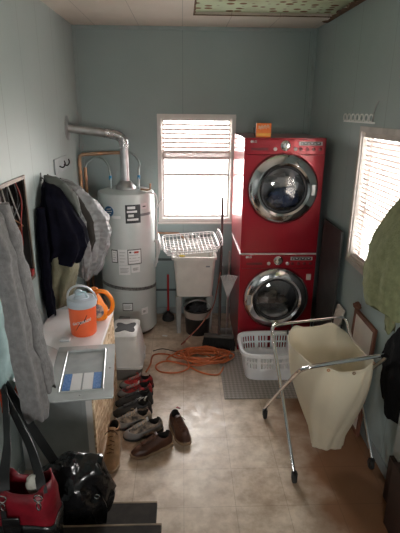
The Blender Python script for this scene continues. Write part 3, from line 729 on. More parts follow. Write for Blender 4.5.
# ------------------------------------------------------------------ floor mat + laundry basket
tag(MB().box(.33, 1.10, 3.20, 3.96, .0005, .008).build('floor_mat', M_tread, smooth=False, bev=.002), 'grey patterned floor mat under the white laundry basket', 'mat')
def laundry_basket():
    A = thing('laundry_basket', 'white plastic laundry basket with slotted sides in front of the red washer', 'laundry basket', (.77, 3.65, .0085))
    bx0, bx1, by0, by1 = .505, 1.10, 3.43, 3.85
    m = mat('basket_plastic', (.88, .89, .92), .4, var=.03)
    z0, z1 = .009, .275
    N = 144
    def pt(u, v):     # u around, v 0..1 up
        a = 2*pi*u; e = .38
        hx = (bx1-bx0)/2-.035*(1-v); hy = (by1-by0)/2-.035*(1-v)
        ca, sa = cos(a), sin(a)
        x = math.copysign(abs(ca)**e, ca)*hx; y = math.copysign(abs(sa)**e, sa)*hy
        return Vector(((bx0+bx1)/2+x, (by0+by1)/2+y, z0+(z1-z0)*v))
    # arc-length parametrise so that the slots come out even
    L = [0]; q = [pt(i/720, 1) for i in range(721)]
    for i in range(720): L.append(L[-1]+(q[i+1]-q[i]).length)
    us = []; j = 0
    for k in range(N):
        tgt = L[-1]*k/N
        while L[j+1] < tgt: j += 1
        us.append((j+(tgt-L[j])/(L[j+1]-L[j]+1e-9))/720)
    vs = [0, .12, .32, .44, .62, .68, .86, .95, 1.0]
    g = MB(); bm = g.bm
    V = [[bm.verts.new(pt(u, v)) for u in us] for v in vs]
    for a in range(len(vs)-1):
        for k in range(N):
            slot = a in (3, 5)
            grp = k % 12
            if slot and grp % 2 == 0 and grp < 9: continue
            kk = (k+1) % N
            bm.faces.new((V[a][k], V[a][kk], V[a+1][kk], V[a+1][k]))
    bm.faces.new(V[0][::-1])
    g.build('shell', m, A, solid=.004)
    g = MB(); ring = [pt(u, 1) for u in us]; c_ = Vector(((bx0+bx1)/2, (by0+by1)/2, z1))
    prof = ((0, -.002), (.022, .0), (.024, -.028), (.019, -.028), (.018, -.006), (.0, -.006))
    rings = [[p+(p-c_).normalized()*d+Vector((0, 0, h)) for d, h in prof] for p in ring]; rings.append(rings[0])
    g.loft(rings, False, False).build('rim', m, A)
    MB().box(bx0-.028, bx0-.023, 3.60, 3.70, z1-.022, z1-.006).build('handle_slot', mat('slot_dark', (.2, .22, .25), .6), A)
laundry_basket()

# ------------------------------------------------------------------ laundry cart
def cart():
    A = thing('laundry_cart', 'chrome folding laundry cart on casters holding a cream canvas bag', 'laundry cart', (.92, 2.65, 0))
    U = Vector((.98, .19, 0)).normalized(); V_ = Vector((-.05, 1, 0)).normalized()
    def frame(name, lb, lt, rt, rb, r=.06):
        lb, lt, rt, rb = map(Vector, (lb, lt, rt, rb))
        def corner(a, c, b):
            a_ = c+(a-c).normalized()*r; b_ = c+(b-c).normalized()*r
            return [a_]+[a_*(1-t)**2+c*2*t*(1-t)+b_*t*t for t in (.17, .33, .5, .67, .83)]+[b_]
        def bow(a, b, k):
            return [a.lerp(b, t)+Vector((0, 0, k*sin(pi*t)*.012)) for t in (.03, .2, .4, .6, .8)]
        path = [lb]+bow(lb, lt, 1)+corner(lb, lt, rt)+[lt.lerp(rt, .33), lt.lerp(rt, .67)]+corner(lt, rt, rb)+bow(rb, rt, 1)[::-1]+[rb]
        return MB().tube(path, .0115, 12).build(name, chrome, A)
    frame('rear_topped_frame', (.680, 2.315, .085), (.600, 2.875, .815), (1.165, 3.0, .815), (1.215, 2.42, .085))
    frame('front_topped_frame', (.612, 2.955, .085), (.650, 2.225, .865), (1.172, 2.30, .905), (1.205, 3.06, .085), .085)
    # casters
    for c in (Vector((.688, 2.315, 0)), Vector((1.215, 2.42, 0)), Vector((.612, 2.955, 0)), Vector((1.205, 3.06, 0))):
        g = MB().tube([c+Vector((0, 0, .085)), c+Vector((0, 0, .072))], .010, 8)
        g.box(c.x-.017, c.x-.014, c.y-.012, c.y+.012, .026, .072).box(c.x+.014, c.x+.017, c.y-.012, c.y+.012, .026, .072)
        g.box(c.x-.017, c.x+.017, c.y-.012, c.y+.012, .070, .074)
        k = g.build('caster', black, A)
        MB().lathe([(.012, -.012), (.030, -.012), (.0335, -.007), (.0335, .007), (.030, .012), (.012, .012)], Matrix.Translation((c.x, c.y, .0338)) @ Matrix.Rotation(pi/2, 4, 'Y'), 24).build('wheel', rubber, k)
    # canvas bag
    cv = mat('canvas', (.88, .83, .70), .85, var=.06, scale=5, bump=.15, bscale=200, trans=.4)
    g = MB(); rings = []; N = 72
    NL, NR, BL, BR_ = Vector((.800, 2.262, .845)), Vector((1.130, 2.31, .868)), Vector((.672, 2.880, .795)), Vector((1.135, 2.962, .795))
    def ring(v, inner=0):
        r = []; e = .5+.5*v
        for k in range(N):
            a = 2*pi*k/N; ca, sa = cos(a), sin(a)
            qx = abs(ca)**e*math.copysign(1, ca); qy = abs(sa)**e*math.copysign(1, sa)
            qx *= 1.12 if v < .0 else 1; s_, t_ = (qx+1)/2, (qy+1)/2
            top = NL.lerp(NR, s_).lerp(BL.lerp(BR_, s_), t_)
            near = max(0, -sa)**2; side = abs(ca)**3; far = max(0, sa)**2
            f = (1-v)**2.2
            top.z -= f*(near*.055*(1-min(1, abs(ca)*1.2)**2)+side*.075+far*.012*(1+cos(10*ca)))
            bot = Vector((.950+.105*ca, 2.53+.075*sa, .125-.012*abs(ca)))
            b_ = v**1.15
            p = top.lerp(bot, b_)
            bulge = .045*sin(pi*min(1, v*1.15))
            fold = (.010*sin(a*7+2*v)+.006*sin(a*13+5*v+1))*(.25+.8*v*(1.3-v))
            d = Vector((ca, sa, 0))
            p += d*(bulge+fold-inner)
            r.append(p)
        return r
    for i in range(25):
        rings.append(ring(i/24))
    g.loft(rings, False, True)
    bag = g.build('canvas_bag', cv, A, solid=.003)
    # hem along the mouth and tabs with dark grommets
    MB().tube([p+Vector((0, 0, .002)) for p in ring(0)], .0045, 6, closed=True).build('hem', cv, bag)
    r0 = ring(0.015)
    for k in (8, 13, 18, 23, 28):
        p = r0[k]+V_*.008
        MB().tube([p+V_*.012, p+V_*.02+Vector((0, 0, .02)), p+V_*.012+Vector((0, 0, .035))], .006, 6).build('tie_tab', black, bag)
    for k in (46, 54, 62):
        p = r0[k]-V_*.006
        MB().lathe([(.004, 0), (.010, 0), (.010, .004), (.004, .004)], Matrix.Translation(p) @ Matrix.Rotation(pi/2, 4, 'X'), 14, False, False).build('grommet', copper, bag)
cart()

# ------------------------------------------------------------------ cabinet on the left with things on it
CX0, CX1, CY0, CY1, CZ = XL+.014, -.548, 2.46, 3.38, .72
CB = thing('side_cabinet', 'low white-topped cabinet with bare chipboard side against the left wall', 'cabinet', (-.78, 2.9, 0))
MB().box(CX0, CX1+.006, CY0-.006, CY1, CZ-.02, CZ).build('cabinet_top', mat('top_white', (.80, .78, .78), .4, var=.03), CB, smooth=False, bev=.003)
MB().box(CX0, CX1-.012, CY0, CY0+.018, 0, CZ-.021).build('front_panel', mat('cabinet_shade', (.42, .45, .45), .45, var=.08), CB, smooth=False, bev=.002)  # shade on the end facing away from the window, put into the grey
MB().box(CX1-.050, CX1-.012, CY0-.010, CY0-.0005, .0, CZ-.021).build('edge_strip', white, CB, smooth=False, bev=.002)
MB().box(CX1-.011, CX1, CY0-.008, CY1-.01, 0, CZ-.021).build('side_panel', M_osb, CB, smooth=False)
MB().box(CX0, CX1-.012, CY1-.03, CY1-.012, 0, CZ-.021).build('rear_panel', white, CB, smooth=False)
MB().box(CX0+.05, CX1-.075, CY0-.004, CY0-.0005, .06, CZ-.075).build('raised_field', mat('cabinet_shade2', (.38, .41, .41), .45, var=.08), CB, smooth=False, bev=.002)  # same shaded end, its shade painted as a deeper grey

# breaker panel cover lying on the cabinet top
PC = thing('breaker_panel_cover', 'grey metal breaker panel cover lying on the white cabinet top', 'panel cover', (-.59, 2.45, CZ))
pm = mat('panel_grey', (.50, .53, .53), .4, metal=.2, var=.08)
mt = Matrix.Translation((-.592, 2.452, CZ+.004)) @ Matrix.Rotation(radians(7), 4, 'Z')
fw_, fd_ = .178, .305
g = MB()
def fbox(x0, x1, y0, y1, z0, z1): g.box(x0, x1, y0, y1, z0, z1, mt)
fbox(-fw_, fw_, fd_-.07, fd_, 0, .012); fbox(-fw_, fw_, -fd_, -fd_+.085, 0, .012); fbox(-fw_, -fw_+.065, -fd_+.085, fd_-.07, 0, .012); fbox(fw_-.06, fw_, -fd_+.085, fd_-.07, 0, .012)
g.build('cover_frame', pm, PC, smooth=False, bev=.003)
g = MB(); rect = [(-fw_+.062, -fd_+.082), (fw_-.057, -fd_+.082), (fw_-.057, fd_-.067), (-fw_+.062, fd_-.067)]
g.tube([mt @ Vector((x, y, .014)) for x, y in rect for _ in (0,)], .004, 6, closed=True)
g.build('opening_lip', mat('lip_grey', (.62, .65, .65), .35, metal=.3), PC)
dark_p = mat('deadfront_grey', (.36, .39, .39), .45)
fl_ = MB().box(-fw_+.066, fw_-.061, -fd_+.086, fd_-.071, .0005, .004, mt).build('dead_front', dark_p, PC, smooth=False)
MB().box(-.105, -.062, -.20, -.03, .0042, .007, mt).build('blue_strip', mat('blue_print', (.05, .16, .42), .5, col2=(.15, .28, .55), scale=90), fl_, smooth=False)
MB().box(.062, .108, -.20, -.03, .0042, .007, mt).build('blue_strip', MATS['blue_print'], fl_, smooth=False)
MB().box(-.06, -.004, -.205, -.03, .0042, .0075, mt).build('white_strip', plastic_w, fl_, smooth=False)
MB().box(.006, .060, -.205, -.03, .0042, .0075, mt).build('white_strip', plastic_w, fl_, smooth=False)
for q in ((0, fd_-.035), (0, -fd_+.04), (fw_-.025, 0)):
    MB().lathe([(.007, .012), (.007, .015), (.003, .016)], mt @ Matrix.Translation((q[0], q[1], 0)), 12).build('screw', steel, PC)
# hinged door folded up on its left side with a paper chart
dm = mt @ Matrix.Translation((-fw_-.002, .02, .012)) @ Matrix.Rotation(radians(32), 4, 'Y')
dd = MB().box(-.19, 0, -.25, .25, -.004, 0, dm).build('cover_door', pm, PC, smooth=False, bev=.001)
MB().box(-.155, -.045, -.17, .15, .0005, .0015, dm).build('paper_chart', mat('paper', (.75, .76, .76), .7, var=.06, scale=60), dd, smooth=False)

# orange cooler
CO = thing('drink_cooler', 'round orange drink cooler with a pale lid standing on the white cabinet', 'cooler', (-.695, 2.98, CZ))
q = Vector((-.695, 2.98, CZ)); tm_ = Matrix.Translation(q)
cool = mat('cooler_orange', (.92, .15, .045), .4, var=.04)
lidm = mat('lid_grey', (.52, .58, .64), .4, var=.05)
MB().lathe([(.082, 0), (.087, .006), (.090, .05), (.093, .2), (.093, .216)], tm_, 48).build('cooler_body', cool, CO)
MB().lathe([(.097, .210), (.1, .217), (.1, .247), (.095, .260), (.079, .266), (.074, .264), (.05, .264), (.045, .277), (.01, .279)], tm_, 48).build('lid', lidm, CO)
MB().tube([q+Vector((.099*cos(a), .02-.06*sin(a), .235+.13*sin(a))) for a in [pi*i/24 for i in range(25)]], .007, 8).build('bail_handle', mat('handle_pale', (.72, .75, .78), .35), CO)
MB().lathe([(.026, .26), (.024, .30), (.014, .31)], Matrix.Translation(q+Vector((-.02, .02, 0))), 20).build('spout', mat('spout_pale', (.5, .65, .70), .35), CO)
MB().tube([q+Vector((-.02, .02, .295)), q+Vector((.03, -.02, .31)), q+Vector((.05, -.05, .285))], .008, 8).build('spout_lever', MATS['spout_pale'], CO)
wt = mat('print_white', (.85, .85, .85), .5)
def wrap(cx, cy, cz, r, az):
    return lambda x, y: Vector((cx+r*cos(az+x/r), cy+r*sin(az+x/r), cz+y))
azc = -pi/2+.08
MB_b = MB(); wf = wrap(q.x, q.y, q.z+.115, .0935, azc)
for poly in ([(-.012, -.005), (.032, .04), (.018, .004), (.002, -.006)], [(.015, .008), (-.035, -.048), (-.012, -.010), (.0, .0)]):
    MB_b.poly([wf(p[0]*1.35, p[1]*1.35) for p in poly])
MB_b.build('bolt', mat('bolt_dark', (.12, .01, .02), .5), CO, smooth=False, solid=.0015)
wf2 = wrap(q.x, q.y, q.z+.115, .0952, azc)
text_part('lettering', 'GATORADE', .026, wt, CO, lambda x, y: wf2(x*cos(.25)-y*sin(.25), x*sin(.25)+y*cos(.25)), .0012, .3)

# detergent jug
JG = thing('detergent_jug', 'bright orange detergent jug with a looped handle behind the round cooler', 'jug', (-.605, 3.23, CZ))
jm = mat('jug_orange', (.95, .28, .015), .35, var=.05)
jc = Vector((-.612, 3.23, CZ))
def jr(z, hx, hy, dx=0): 
    return [(jc.x+dx+hx*math.copysign(abs(cos(a))**.7, cos(a)), jc.y+hy*math.copysign(abs(sin(a))**.7, sin(a)), jc.z+z) for a in [2*pi*k/28 for k in range(28)]]
MB().loft([jr(0, .055, .07, -.015), jr(.01, .062, .08, -.015), jr(.06, .062, .08, -.018), jr(.10, .048, .075, -.03), jr(.15, .038, .06, -.04), jr(.18, .030, .035, -.045), jr(.195, .024, .024, -.048)]).build('jug_body', jm, JG)
MB().lathe([(.028, 0), (.028, .035), (.022, .04)], Matrix.Translation(jc+Vector((-.045, 0, .196))), 24).build('cap', mat('cap_orange', (.75, .22, .03), .4), JG)
MB().tube([jc+Vector(v) for v in bez([(-.05, -.02, .175), (-.015, -.02, .215), (.045, -.02, .205), (.085, -.02, .145), (.082, -.02, .075), (.045, -.02, .03)])], [.016]*41, 12).build('jug_handle', jm, JG)
MB().poly([(jc.x-.012+.045*cos(a), jc.y-.0865+.006*abs(cos(a)), jc.z+.085+.055*sin(a)) for a in [2*pi*k/20 for k in range(20)]]).build('label', mat('jug_label', (.10, .14, .22), .5, col2=(.6, .55, .45), scale=45), JG, smooth=False)

# small clear pack on the cabinet
tag(MB().box(-.83, -.76, 2.83, 2.88, CZ+.001, CZ+.018, None).build('small_packet', mat('packet_white', (.7, .72, .74), .3), bev=.005), 'small pale packet lying on the cabinet beside the cooler', 'packet')

# ------------------------------------------------------------------ lidded bin behind the cabinet
BN = thing('lidded_bin', 'white lidded plastic bin with a dark bow-shaped pad on top beside the cabinet', 'bin', (-.49, 3.66, 0))
bm_ = mat('bin_plastic', (.68, .68, .66), .45, var=.05)
MB().loft([rrect(-.60, -.365, 3.50, 3.86, .0, .03), rrect(-.605, -.36, 3.495, 3.865, .118, .03)]).build('base_tray', mat('tray_grey', (.20, .18, .16), .6), BN)
MB().loft([rrect(-.618, -.345, 3.472, 3.88, .12, .03), rrect(-.618, -.345, 3.472, 3.88, .14, .03), rrect(-.612, -.352, 3.482, 3.87, .142, .03), rrect(-.610, -.362, 3.49, 3.865, .24, .03), rrect(-.607, -.380, 3.50, 3.855, .33, .03), rrect(-.605, -.392, 3.515, 3.845, .375, .035)]).build('hood', bm_, BN)
MB().loft([rrect(-.612, -.386, 3.505, 3.85, .376, .03), rrect(-.612, -.386, 3.505, 3.85, .408, .03), rrect(-.600, -.396, 3.517, 3.84, .418, .03)]).build('lid', mat('lid_white', (.78, .78, .76), .4), BN)
bow = [(-.095, -.085), (-.055, -.085), (0, -.055), (.055, -.085), (.095, -.085), (.102, -.045), (.085, 0), (.102, .045), (.095, .085), (.055, .085), (0, .055), (-.055, .085), (-.095, .085), (-.102, .045), (-.085, 0), (-.102, -.045)]
MB().loft([[(-.498+p.x*.82, 3.67+p.y*1.0, z) for p in bez([(a, b, 0) for a, b in bow], 3, True)] for z in (.4185, .4225)]).build('bow_pad', mat('pad_dark', (.07, .07, .075), .6), BN)
MB().box(-.343, -.333, 3.60, 3.66, .15, .20).build('latch', plastic_w, BN, bev=.002)

# ------------------------------------------------------------------ shoes
def shoe(label, x, y, deg, m_up, m_sole, m_lace, L=.29, Wd=.115, boot=0, m_toe=None, stripes=None, name='sneaker', group='shoes lined up beside the cabinet', m_panel=None):
    """toe points along local +X; (x, y) is the middle of the sole"""
    A = thing(name, label, 'boot' if boot else 'shoe', (x, y, 0), group)
    M4 = Matrix.Translation((x, y, 0)) @ Matrix.Rotation(radians(deg), 4, 'Z')
    N = 40
    def outline(k, grow=0):
        a = 2*pi*k/N; ca, sa = cos(a), sin(a)
        px = ca*(L/2+grow)
        wid = Wd/2*(1.0 if ca > .2 else .86)+grow
        if abs(ca) < .35: wid *= .92
        e = .8
        wy = math.copysign(abs(sa)**e, sa)*wid
        wy += .008*ca
        return Vector((px, wy, 0))
    def rise(px): return .012*max(0, (px/(L/2)-.55)/.45)**2
    sol = [[outline(k, -.004)+Vector((0, 0, .001+rise(outline(k).x))) for k in range(N)], [outline(k, .004)+Vector((0, 0, .008+rise(outline(k).x))) for k in range(N)],
           [outline(k, .003)+Vector((0, 0, .024+rise(outline(k).x)+(.008 if outline(k).x < -.03 else 0))) for k in range(N)], [outline(k, -.004)+Vector((0, 0, .027+rise(outline(k).x)+(.008 if outline(k).x < -.03 else 0))) for k in range(N)]]
    MB().loft([[M4 @ p for p in r] for r in sol]).build('sole', m_sole, A)
    H_ = .19 if boot else .105; toeH = .07
    ocx = -L*.27; orx = L*.16; ory = Wd*.30
    def surf(k, t):
        o = outline(k, -.001); a = 2*pi*k/N
        op = Vector((ocx+orx*cos(a), ory*sin(a)+.002, 0))
        s = 1-cos(t*pi/2) if o.x < ocx else t**1.25
        p = o.lerp(op, s)
        if boot and t > .55: pass
        front = max(0, (o.x-ocx)/(L/2-ocx))
        th = toeH*(1-.25*front)
        z = .022+rise(o.x)
        up = min(1, t/.34); z += (th-.022)*sin(up*pi/2)
        top = H_-(.012*(1-abs(cos(a))) if not boot else 0)+(.012 if cos(a) < -.7 else 0)
        z += (top-th)*max(0, (t-.15)/.85)**(1.6 if front > .3 else 1.0)
        p = Vector((p.x, p.y, z)); return p
    T_ = 12
    rings = [[M4 @ surf(k, i/T_) for k in range(N)] for i in range(T_+1)]
    # collar rolls over and dives in
    rings.append([M4 @ (surf(k, 1)+Vector((0, 0, .004))+ (Vector((ocx, 0, 0))-Vector((surf(k, 1).x, surf(k, 1).y, 0)))*.10) for k in range(N)])
    MB().loft(rings, False, False).build('upper', m_up, A)
    inn = [[M4 @ ((lambda p: Vector((ocx+(p.x-ocx)*f, p.y*f, p.z+dz)))(surf(k, 1))) for k in range(N)] for f, dz in ((.90, .003), (.86, -.01), (.80, -(H_-.045)))]
    MB().loft(inn, False, True).build('lining', mat('shoe_lining', (.02, .018, .016), .9), A)
    # tongue and laces: run up the instep
    def instep(t, side=0):
        k = 0; p = surf(0, t); return Vector((p.x, side, p.z))
    tg = MB(); r = []
    for i in range(7):
        t = .50+.5*i/6; p = instep(t)
        hw = .016+.006*i/6
        r.append([M4 @ (p+Vector((0, s_*hw, .0035+.0015*(1-abs(s_)))) + (Vector((-.004, 0, .012)) if i == 6 else Vector())) for s_ in (-1, -.5, 0, .5, 1)])
    tg.loft(r, False, False, closed=False).build('tongue', m_toe or m_up, A, solid=.004)
    lc = MB(); nl_ = 6 if boot else 5
    for i in range(nl_):
        t = .52+.42*i/(nl_-1); p = instep(t); hw = .022
        sg = 1 if i % 2 else -1
        lc.tube([M4 @ (p+Vector((-.003*sg, -hw, .002))), M4 @ (p+Vector((0, 0, .009))), M4 @ (p+Vector((.004*sg, hw, .002)))], .0026, 5)
    p = instep(.96)
    for sg in (-1, 1):
        lc.tube([M4 @ v for v in bez([p+Vector((0, 0, .01)), p+Vector((.015, sg*.02, .018)), p+Vector((.03, sg*.04, .0)), p+Vector((.012, sg*.03, .004)), p+Vector((0, 0, .01))], 5)], .0022, 5)
    lc.build('laces', m_lace, A)
    if m_toe:       # toe cap follows the upper
        tcap = []
        ks = [k for k in range(-9, 10)]
        for i in range(5):
            tcap.append([M4 @ (surf(k % N, i/T_*.9)+(Vector((cos(2*pi*k/N), sin(2*pi*k/N), 1.0))*.0022)) for k in ks])
        MB().loft(tcap, False, False, closed=False).build('toe_cap', m_toe, A, solid=.002)
    if stripes:
        for kk in (9, 11.5, 14):
            for sgn in (1, -1):
                k0 = kk if sgn > 0 else N-kk
                rr = []
                for i in range(0, 10):
                    t = .05+.9*i/9
                    a = surf((k0-sgn*i*.12) % N, t)
                    nrm = Vector((0, sgn, .6)).normalized()*.003
                    rr.append([M4 @ (a+nrm+Vector((-.006, 0, 0))), M4 @ (a+nrm+Vector((.006, 0, 0)))])
                MB().loft(rr, False, False, closed=False).build('stripe', stripes, A, solid=.0015)
    if m_panel:     # swooping side panel in a second colour
        for sgn in (1, -1):
            rr = []
            for kk in range(7, 17):
                k0 = kk if sgn > 0 else N-kk
                nrm = Vector((0, sgn, .5)).normalized()*.0025
                h_ = .25+.10*sin(kk*1.3)
                rr.append([M4 @ (surf(k0 % N, .12)+nrm), M4 @ (surf(k0 % N, h_)+nrm), M4 @ (surf(k0 % N, h_+.18)+nrm)])
            MB().loft(rr, False, False, closed=False).build('side_panel', m_panel, A, solid=.0015)
    if boot:
        bc = []
        for f in (0, 1):
            bc.append([M4 @ ((lambda p: Vector((p.x, p.y*1.06, p.z-.018*(1-f))))(surf(k, 1))) for k in range(N)])
        MB().loft([[p for p in bc[0]], [p for p in bc[1]]], False, False).build('collar', mat('boot_collar', (.16, .08, .04), .7), A, solid=.008)
        MB().tube([M4 @ v for v in bez([Vector((ocx-orx, 0, H_+.0)), Vector((ocx-orx-.012, 0, H_+.02)), Vector((ocx-orx-.006, 0, H_-.02))])], .003, 5).build('pull_loop', MATS['boot_collar'], A)
    return A
sh_black = mat('shoe_black', (.035, .035, .038), .6, var=.2)
sh_grey = mat('shoe_grey', (.24, .235, .23), .7, var=.15)
sh_red = mat('shoe_red', (.50, .02, .025), .5, col2=(.03, .012, .014), scale=22)
sh_tan = mat('shoe_suede_tan', (.50, .30, .16), .85, var=.15, scale=20)
sh_tan2 = mat('shoe_taupe', (.40, .32, .25), .8, col2=(.045, .04, .04), scale=26)
sh_brown = mat('shoe_brown_leather', (.085, .028, .014), .42, var=.25, scale=14)
s_white = mat('sole_white', (.5, .47, .43), .6); s_gum = mat('sole_gum', (.30, .20, .12), .7); s_blk = mat('sole_black', (.03, .03, .03), .8)
lace_r = mat('lace_red', (.6, .04, .04), .7); lace_t = mat('lace_tan', (.40, .30, .20), .8); lace_k = mat('lace_black', (.03, .03, .03), .8); lace_b = mat('lace_brown', (.10, .04, .02), .8)
shoe('red and black running shoe, farthest of the shoes beside the cabinet', -.39, 3.385, 178, sh_red, s_blk, lace_r, .28, .108, m_toe=sh_grey, m_panel=sh_black, name='running_shoe')
shoe('red and black running shoe lying just in front of its matching mate', -.39, 3.265, 181, sh_red, s_blk, lace_r, .28, .108, m_toe=sh_grey, m_panel=sh_black, name='running_shoe')
shoe('black sneaker with white side stripes next to the red running shoes', -.385, 3.145, 183, sh_black, s_blk, lace_k, .29, .110, stripes=mat('stripe_white', (.75, .75, .72), .6), name='sneaker')
shoe('plain black low sneaker between the striped one and the grey hiking shoes', -.385, 3.02, 183, sh_black, s_blk, lace_k, .29, .110, m_panel=sh_tan2, name='sneaker')
shoe('grey and taupe hiking shoe, second behind the brown leather shoes', -.375, 2.895, 188, sh_tan2, s_blk, lace_t, .29, .118, m_toe=sh_grey, m_panel=sh_grey, name='hiking_shoe')
shoe('grey and taupe hiking shoe lying directly behind the brown leather shoe', -.285, 2.785, 197, sh_tan2, s_blk, lace_t, .29, .118, m_toe=sh_grey, m_panel=sh_grey, name='hiking_shoe')
shoe('brown leather shoe lying sideways with its toe toward the tan boot', -.215, 2.62, 205, sh_brown, s_gum, lace_b, .31, .118, name='leather_shoe')
shoe('brown leather shoe with its toe toward the camera, rightmost of the footwear', -.03, 2.79, -72, sh_brown, s_gum, lace_b, .31, .118, name='leather_shoe')
shoe('tall tan suede work boot standing alone against the chipboard cabinet side', -.472, 2.555, -92, sh_tan, s_gum, lace_b, .32, .118, boot=1, name='work_boot')
# tiny scrap on floor
tag(MB().poly([(-.06, 3.10, .002), (-.03, 3.08, .002), (-.02, 3.09, .003), (-.05, 3.115, .002)]).build('red_scrap', sh_red, smooth=False, solid=.002), 'tiny red scrap on the floor right of the running shoes', 'scrap')
tag(MB().poly([(-.22, 4.32, .002), (-.17, 4.30, .002), (-.16, 4.33, .003), (-.21, 4.345, .002)]).build('paper_scrap', MATS['paper'], smooth=False, solid=.002), 'small white paper scrap on the floor right of the heater', 'scrap')

# ------------------------------------------------------------------ clothes on the left wall
def cloth(name, rings, m, parent=None, N=64, folds=9, amp=.12, seed=0, hem=.02, capb=True, steps=7, crinkle=.012):
    """rings: (z, cx, cy, rx, ry) from top to hem; folds deepen towards the hem"""
    R = []; n = len(rings); tot = (n-1)*steps
    for s in range(tot+1):
        f = s/steps; i = min(n-2, int(f)); t = f-i; t = t*t*(3-2*t)*.5+t*.5
        a, b = rings[i], rings[i+1]
        z, cx, cy, rx, ry = [a[k]+(b[k]-a[k])*t for k in range(5)]
        v = s/tot; r = []
        for k in range(N):
            th = 2*pi*k/N
            w_ = 1+amp*(.35+.8*v)*(sin(folds*th+seed+2.2*v+1.5*sin(th+seed))*.6+.4*sin((folds*1.7//1)*th+seed*2+3*v))
            p = Vector((cx+rx*cos(th)*w_, cy+ry*sin(th)*w_, z+hem*v*sin(3*th+seed)))
            d = noise.noise_vector(p*9+Vector((seed, 0, 0)))*crinkle+noise.noise_vector(p*24+Vector((seed, 4, 0)))*crinkle*.5
            p += d; p.x = max(p.x, XL+.012); p.x = min(p.x, XR-.012)
            r.append(p)
        R.append(r)
    return MB().loft(R, True, capb).build(name, m, parent)
def hook(label, x, y, z, sgn=1, name='coat_hook'):
    A = thing(name, label, 'hook', (x, y, z), 'single coat hooks on the walls')
    MB().box(min(x, x+.004*sgn), max(x, x+.004*sgn), y-.012, y+.012, z-.03, z+.03).build('hook_plate', black, A, bev=.001)
    MB().tube(bez([(x+.004*sgn, y, z-.005), (x+.03*sgn, y, z-.02), (x+.05*sgn, y, z+.0), (x+.052*sgn, y, z+.02)]), .005, 8).build('hook_arm', black, A)
    return A
hook('single dark hook holding the navy coat on the left wall', XL, 3.45, 1.735)
hook('dark hook holding the grey quilted jacket on the left wall', XL, 3.80, 1.66)
hook('dark hook behind the grey fleece at the near left', XL, 2.02, 1.94)
hook('dark hook behind the teal garment at the left edge', XL, 2.36, 1.50)
hook('dark hook low on the left wall from which the bag straps hang', XL, 2.24, .80)
# rack with two hooks
HRk = thing('hook_rail', 'pale painted board with two dark hooks on the left wall near the pipes', 'hook rail', (XL, 4.0, 1.78))
MB().box(XL, XL+.012, 3.82, 4.22, 1.70, 1.82).build('rail_board', mat('rail_paint', (.42, .47, .48), .5), HRk, smooth=False, bev=.002)
for hy in (3.95, 4.10):
    MB().tube(bez([(XL+.013, hy, 1.755), (XL+.04, hy, 1.745), (XL+.06, hy, 1.77), (XL+.055, hy, 1.80)]), .006, 8).build('hook', black, HRk)

navy = mat('navy_cloth', (.006, .006, .013), .95, spec=.08, var=.3, scale=12, bump=.3)
olive = mat('olive_cloth', (.20, .19, .12), .85, var=.2, bump=.3, bscale=80)
greyc = mat('collar_grey', (.11, .12, .11), .9, spec=.1, bump=.3)
CT = thing('winter_coat', 'dark navy coat with a grey collar and olive lower panel hanging on the left wall', 'coat', (-.95, 3.4, 1.2))
cloth('coat_body', [(1.72, -.985, 3.45, .03, .03), (1.66, -.95, 3.42, .07, .11), (1.52, -.915, 3.40, .10, .17), (1.36, -.875, 3.39, .14, .18), (1.24, -.865, 3.38, .15, .18), (1.14, -.89, 3.37, .125, .17)], navy, CT, seed=1, folds=7, amp=.16)
cloth('coat_lower', [(1.20, -.905, 3.36, .11, .16), (1.08, -.905, 3.36, .12, .17), (.98, -.92, 3.35, .10, .15), (.88, -.935, 3.35, .085, .12), (.78, -.95, 3.35, .06, .08)], olive, CT, seed=4, folds=5, amp=.3)
cloth('dark_sleeve', [(1.55, -.99, 3.24, .03, .05), (1.25, -.98, 3.20, .035, .06), (1.0, -.98, 3.19, .035, .06), (.76, -.98, 3.22, .03, .06)], navy, CT, seed=5, folds=4)
cloth('collar', [(1.745, -.99, 3.45, .015, .02), (1.735, -.965, 3.45, .045, .045), (1.69, -.925, 3.45, .075, .075), (1.62, -.86, 3.46, .065, .07), (1.53, -.80, 3.46, .035, .05), (1.46, -.77, 3.46, .012, .02)], greyc, CT, seed=2, folds=3, amp=.14)
QJ = thing('quilted_jacket', 'light grey quilted jacket hanging between the navy coat and the heater', 'jacket', (-.85, 3.8, 1.2))
qm = quilt_mat('quilted_grey', (.25, .255, .26), 8)
cloth('jacket_body', [(1.67, -.985, 3.80, .03, .04), (1.62, -.93, 3.79, .08, .09), (1.50, -.84, 3.80, .13, .13), (1.36, -.775, 3.81, .15, .155), (1.20, -.76, 3.82, .15, .16), (1.05, -.775, 3.82, .13, .15), (.93, -.80, 3.80, .10, .12), (.86, -.82, 3.79, .07, .09)], qm, QJ, seed=3, folds=7, amp=.15, crinkle=.022)
cloth('lining_fold', [(1.60, -.87, 3.68, .02, .02), (1.52, -.81, 3.655, .03, .025), (1.35, -.745, 3.645, .04, .03), (1.20, -.735, 3.645, .035, .03), (1.12, -.745, 3.645, .01, .01)], mat('jacket_lining', (.05, .045, .04), .95, spec=.1), QJ, seed=3, folds=3, amp=.05)
cloth('jacket_sleeve', [(1.56, -.85, 3.64, .035, .04), (1.35, -.81, 3.635, .045, .045), (1.15, -.79, 3.64, .05, .05), (1.0, -.80, 3.64, .045, .045), (.90, -.81, 3.64, .04, .04)], qm, QJ, seed=8, folds=4, amp=.14, crinkle=.015)
MB().tube([(-.80, 3.59, 1.15), (-.795, 3.58, 1.0), (-.80, 3.58, .86)], .006, 6, flat=.5).build('drawcord', black, QJ)
FL = thing('fleece_jacket', 'long grey fleece jacket hanging nearest the camera on the left wall', 'jacket', (-.85, 2.02, 1.3))
